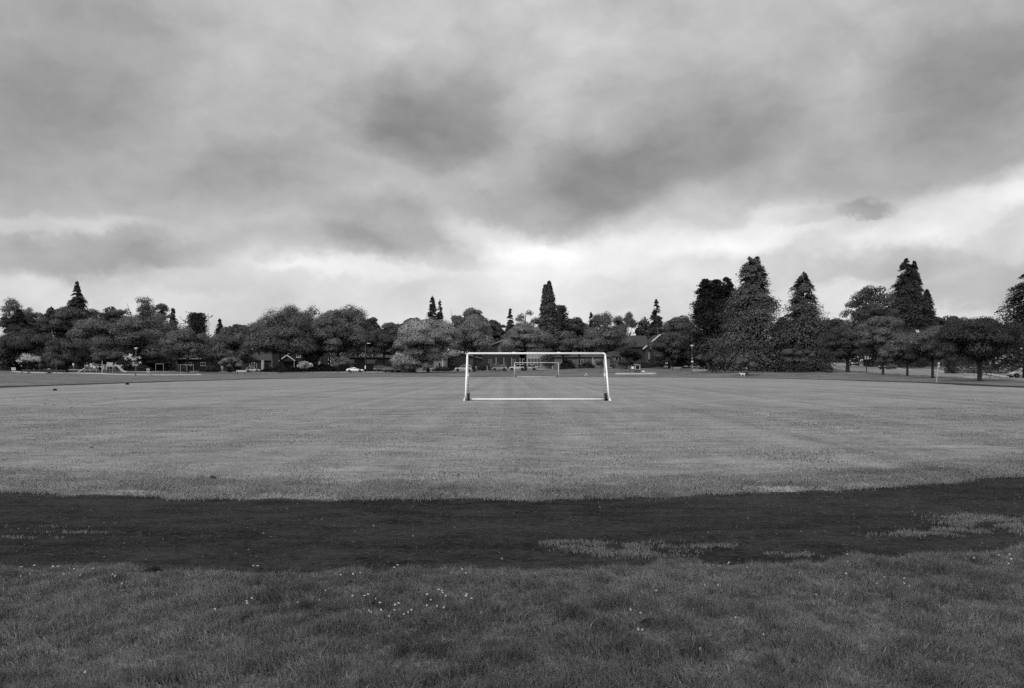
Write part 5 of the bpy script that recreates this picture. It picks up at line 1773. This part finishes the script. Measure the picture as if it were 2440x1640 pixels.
def dog(px, d, label):
    root = thing_at('dog', px, d, PI, label, 'dog')
    V = [(-.30, 0, .50), (-.08, 0, .48), (.16, 0, .46), (.30, 0, .50), (.40, 0, .60), (.47, 0, .66), (.56, 0, .64), (.65, 0, .60), (-.42, 0, .54), (-.55, 0, .62), (-.62, 0, .72)]
    R = [(.11, .12), (.095, .10), (.12, .15), (.105, .12), .075, (.075, .075), .05, .032, .04, .03, .018]
    E = [(0, 1), (1, 2), (2, 3), (3, 4), (4, 5), (5, 6), (6, 7), (0, 8), (8, 9), (9, 10)]
    for s_ in (-1, 1):
        o = .05 * s_
        i = len(V)
        V += [(.27, s_ * .09, .36), (.27 + o, s_ * .09, .20), (.25 + o * 1.5, s_ * .09, .05), (.30 + o * 1.5, s_ * .09, .02)]
        R += [.06, .036, .026, .028]
        E += [(2, i), (i, i + 1), (i + 1, i + 2), (i + 2, i + 3)]
        i = len(V)
        V += [(-.30, s_ * .09, .38), (-.22 - o, s_ * .09, .27), (-.37 - o, s_ * .09, .17), (-.35 - o, s_ * .09, .05), (-.29 - o, s_ * .09, .02)]
        R += [.085, .05, .03, .024, .028]
        E += [(0, i), (i, i + 1), (i + 1, i + 2), (i + 2, i + 3), (i + 3, i + 4)]
        i = len(V)
        V += [(.44, s_ * .06, .72), (.42, s_ * .085, .66)]
        R += [.022, .012]
        E += [(5, i), (i, i + 1)]
    skin_obj('body', V, E, R, mat('white_fur', .75, .9, .1, 20), root)
    MB().lathe([(.045, 0), (.085, .01), (.085, .03), (.045, .04)], n=12).build('collar', DARKST, root).location = (.37, 0, .56)
    MB().lathe([(.004, -.014), (.018, 0), (.004, .014)], n=8).build('nose', DARKST, root).location = (.685, 0, .60)
    return root


dog(1769.5, 144, 'white dog standing beside the dog walker, head away from the person')
# ================================================================== sky, light, camera
SUN_EL, SUN_AZ = math.radians(40), math.radians(215)      # high behind cloud, over the viewer's shoulder
w = bpy.data.worlds.new('World')
scene.world = w
w.use_nodes = True
nt = w.node_tree
nt.nodes.clear()
L = nt.links


def N(t, **kw):
    n = nt.nodes.new(t)
    for k, v in kw.items():
        setattr(n, k, v)
    return n


def M2(op, a, b=None, c=None, clamp=False):
    n = N('ShaderNodeMath', operation=op, use_clamp=clamp)
    for i, q in enumerate((a, b, c)):
        if q is None:
            continue
        if isinstance(q, (int, float)):
            n.inputs[i].default_value = q
        else:
            L.new(q, n.inputs[i])
    return n.outputs[0]


tc = N('ShaderNodeTexCoord')
sep = N('ShaderNodeSeparateXYZ')
L.new(tc.outputs['Generated'], sep.inputs[0])
sx, sy, sz = sep.outputs
az = M2('MULTIPLY', M2('ARCTAN2', sx, sy), 180 / PI)
el = M2('MULTIPLY', M2('ARCSINE', sz), 180 / PI)
# directions over the sky dome, for the cloud texture
pl = N('ShaderNodeCombineXYZ')
L.new(M2('MULTIPLY', az, .022), pl.inputs[0])
L.new(M2('MULTIPLY', el, .030), pl.inputs[1])


def noise(scale, detail, rough, seed, dist=0.0):
    n = N('ShaderNodeTexNoise', noise_dimensions='4D')
    n.inputs['Scale'].default_value = scale
    n.inputs['Detail'].default_value = detail
    n.inputs['Roughness'].default_value = rough
    n.inputs['W'].default_value = seed
    n.inputs['Distortion'].default_value = dist
    L.new(pl.outputs[0], n.inputs['Vector'])
    return n


wn = noise(2.6, 3, .5, 2.0)
ws = N('ShaderNodeSeparateColor')
L.new(wn.outputs['Color'], ws.inputs[0])
wf = noise(11.0, 8, .64, 5.0)
wg = N('ShaderNodeSeparateColor')
L.new(wf.outputs['Color'], wg.inputs[0])
azw = M2('ADD', M2('ADD', az, M2('MULTIPLY', M2('SUBTRACT', ws.outputs[0], .5), 7.0)), M2('MULTIPLY', M2('SUBTRACT', wg.outputs[0], .5), 5.0))
elw = M2('ADD', M2('ADD', el, M2('MULTIPLY', M2('SUBTRACT', ws.outputs[1], .5), 4.0)), M2('MULTIPLY', M2('SUBTRACT', wg.outputs[1], .5), 3.6))
vec = N('ShaderNodeCombineXYZ')
L.new(azw, vec.inputs[0])
L.new(elw, vec.inputs[1])

fc = N('ShaderNodeFloatCurve')
cv = fc.mapping.curves[0]
SKY_BASE = [(-10, .78), (0, .82), (4, .85), (7.5, .85), (10, .80), (13, .73), (17, .71), (21, .73), (26, .74), (40, .92), (60, 1.06), (90, 1.1)]
pts = [((e + 10) / 100.0, v / 1.2) for e, v in SKY_BASE]
cv.points[0].location = pts[0]
cv.points[1].location = pts[-1]
for p in pts[1:-1]:
    cv.points.new(*p)
fc.mapping.update()
L.new(M2('DIVIDE', M2('ADD', el, 10.0), 100.0), fc.inputs['Value'])
val = M2('MULTIPLY', fc.outputs[0], 1.2)


def ang(px, py):
    dx = px - 1220.0
    return math.degrees(math.atan2(dx, F)), math.degrees(math.atan2(HZ - py, math.hypot(F, dx)))


K = 1.0458
BLOBS = [  # where each cloud hangs: column, row, half width, half height (view pixels), tilt, strength, hardness of the underside
    (1010, 300, 220, 150, 0, -.19, 1.8), (930, 345, 170, 70, 0, -.05, 1.5), (1300, 470, 260, 120, 14, -.15, 2.0), (1480, 410, 280, 140, 22, -.11, 1.8), (1640, 300, 240, 120, 22, -.06, 1.2),
    (110, 600, 300, 80, 3, -.24, 1.7), (200, 440, 560, 190, 0, -.09, 1.6), (900, 545, 180, 85, 0, -.18, 2.0), (640, 590, 320, 55, 5, -.14, 1.8), (420, 655, 150, 45, 0, -.09, 1.3),
    (2160, 390, 360, 150, 17, -.11, 1.8), (2120, 190, 260, 110, 15, -.07, 1.2), (1150, 545, 170, 48, -10, .16, 1.0), (1450, 575, 460, 48, 5, .08, 1.0), (2230, 465, 300, 62, 15, .13, 1.0),
    (1780, 520, 250, 48, 10, .10, 1.0), (480, 270, 260, 130, 30, .04, 1.0), (1050, 70, 760, 130, 0, .04, 1.0), (120, 510, 230, 24, 2, .06, 1.0), (2260, 650, 200, 85, -6, -.17, 1.8),
    (2010, 610, 170, 60, 4, -.15, 1.8), (90, 90, 380, 190, 0, -.10, 1.0), (1985, 482, 80, 22, -6, -.16, 1.5), (1850, 505, 90, 18, 4, -.08, 1.5), (2260, 100, 260, 190, 0, -.12, 1.0), (760, 620, 260, 26, 0, .07, 1.0),
    (990, 605, 110, 32, 0, -.09, 1.6), (60, 290, 240, 220, 0, -.05, 1.0), (1280, 640, 300, 40, 0, .03, 1.0), (650, 420, 260, 70, 8, -.05, 1.5), (1230, 260, 120, 60, 20, .05, 1.0)]
for (bx, by, rx, ry, tilt, amp, hard) in BLOBS:
    a0, e0 = ang(bx * K, by * K)
    deg = math.degrees(1 / F) * K * math.cos(math.radians(a0))
    mp = N('ShaderNodeMapping', vector_type='TEXTURE')
    mp.inputs['Location'].default_value = (a0, e0, 0)
    mp.inputs['Rotation'].default_value = (0, 0, math.radians(tilt))
    mp.inputs['Scale'].default_value = (rx * deg * 1.3, ry * deg * 1.3, 1)
    L.new(vec.outputs[0], mp.inputs['Vector'])
    src = mp.outputs[0]
    if hard > 1:
        sp = N('ShaderNodeSeparateXYZ')
        L.new(src, sp.inputs[0])
        cb = N('ShaderNodeCombineXYZ')
        L.new(sp.outputs[0], cb.inputs[0])
        L.new(M2('MINIMUM', sp.outputs[1], M2('MULTIPLY', sp.outputs[1], hard)), cb.inputs[1])
        src = cb.outputs[0]
    gr = N('ShaderNodeTexGradient', gradient_type='SPHERICAL')
    L.new(src, gr.inputs['Vector'])
    mr = N('ShaderNodeMapRange', interpolation_type='SMOOTHSTEP')
    mr.inputs['From Max'].default_value = .66
    mr.inputs['To Max'].default_value = amp * (.68 if amp < 0 else .9)
    L.new(gr.outputs['Fac'], mr.inputs['Value'])
    val = M2('ADD', val, mr.outputs['Result'])
n1 = noise(2.0, 5, .5, 7.3, .2)
n2 = noise(7.0, 8, .6, 1.7, .2)
val = M2('ADD', val, M2('MULTIPLY', M2('SUBTRACT', n1.outputs['Fac'], .5), .13))
val = M2('ADD', val, M2('MULTIPLY', M2('SUBTRACT', n2.outputs['Fac'], .5), .12))
lump = N('ShaderNodeCombineXYZ')
L.new(M2('MULTIPLY', azw, .085), lump.inputs[0])
L.new(M2('MULTIPLY', elw, .15), lump.inputs[1])
n4 = N('ShaderNodeTexNoise')
n4.inputs['Scale'].default_value = 1.7
n4.inputs['Detail'].default_value = 8
n4.inputs['Roughness'].default_value = .52
L.new(lump.outputs[0], n4.inputs['Vector'])
val = M2('ADD', val, M2('MULTIPLY', M2('SUBTRACT', n4.outputs['Fac'], .5), .26))
# brightening added to the unseen sky behind the viewer, lifts camera-facing surfaces
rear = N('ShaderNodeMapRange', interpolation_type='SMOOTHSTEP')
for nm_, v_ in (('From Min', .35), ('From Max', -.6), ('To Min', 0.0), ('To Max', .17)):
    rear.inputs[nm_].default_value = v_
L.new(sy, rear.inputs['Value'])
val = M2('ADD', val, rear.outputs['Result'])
val = M2('MAXIMUM', val, .25)
cloud = M2('POWER', val, 2.2)
sky = N('ShaderNodeTexSky', sky_type='NISHITA')
sky.sun_disc = False
sky.sun_elevation = SUN_EL
sky.sun_rotation = SUN_AZ
bw = N('ShaderNodeRGBToBW')
L.new(sky.outputs[0], bw.inputs[0])
clear = M2('MULTIPLY', bw.outputs[0], .08)
mixv = M2('ADD', M2('MULTIPLY', cloud, .97), M2('MULTIPLY', M2('MINIMUM', clear, 1.0), .03))
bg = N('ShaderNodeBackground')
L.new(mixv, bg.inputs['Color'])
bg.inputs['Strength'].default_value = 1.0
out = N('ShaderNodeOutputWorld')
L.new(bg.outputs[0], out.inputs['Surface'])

sl = bpy.data.lights.new('sun', 'SUN')
sl.energy = 1.35
sl.angle = math.radians(22)
so = bpy.data.objects.new('sun', sl)
COL.objects.link(so)
so.rotation_euler = Vector((-math.sin(SUN_AZ) * math.cos(SUN_EL), -math.cos(SUN_AZ) * math.cos(SUN_EL), -math.sin(SUN_EL))).to_track_quat('-Z', 'Y').to_euler()

cam = bpy.data.cameras.new('camera')
cam.sensor_width = 36
cam.lens = F / 2440.0 * 36
cam.shift_y = (HZ - 820.0) / 2440.0
cam.clip_start = .05
cam.clip_end = 12000
co = bpy.data.objects.new('camera', cam)
COL.objects.link(co)
co.location = (0, 0, EYE)
co.rotation_euler = (PI / 2, 0, 0)
scene.camera = co

scene.view_settings.view_transform = 'Standard'
scene.view_settings.look = 'None'
scene.view_settings.exposure = 0
scene.view_settings.gamma = 1
scene.render.engine = 'CYCLES'
scene.cycles.use_denoising = False
scene.cycles.max_bounces = 5
scene.cycles.diffuse_bounces = 3
scene.cycles.transmission_bounces = 2
scene.cycles.sample_clamp_indirect = 4
scene.render.film_transparent = False
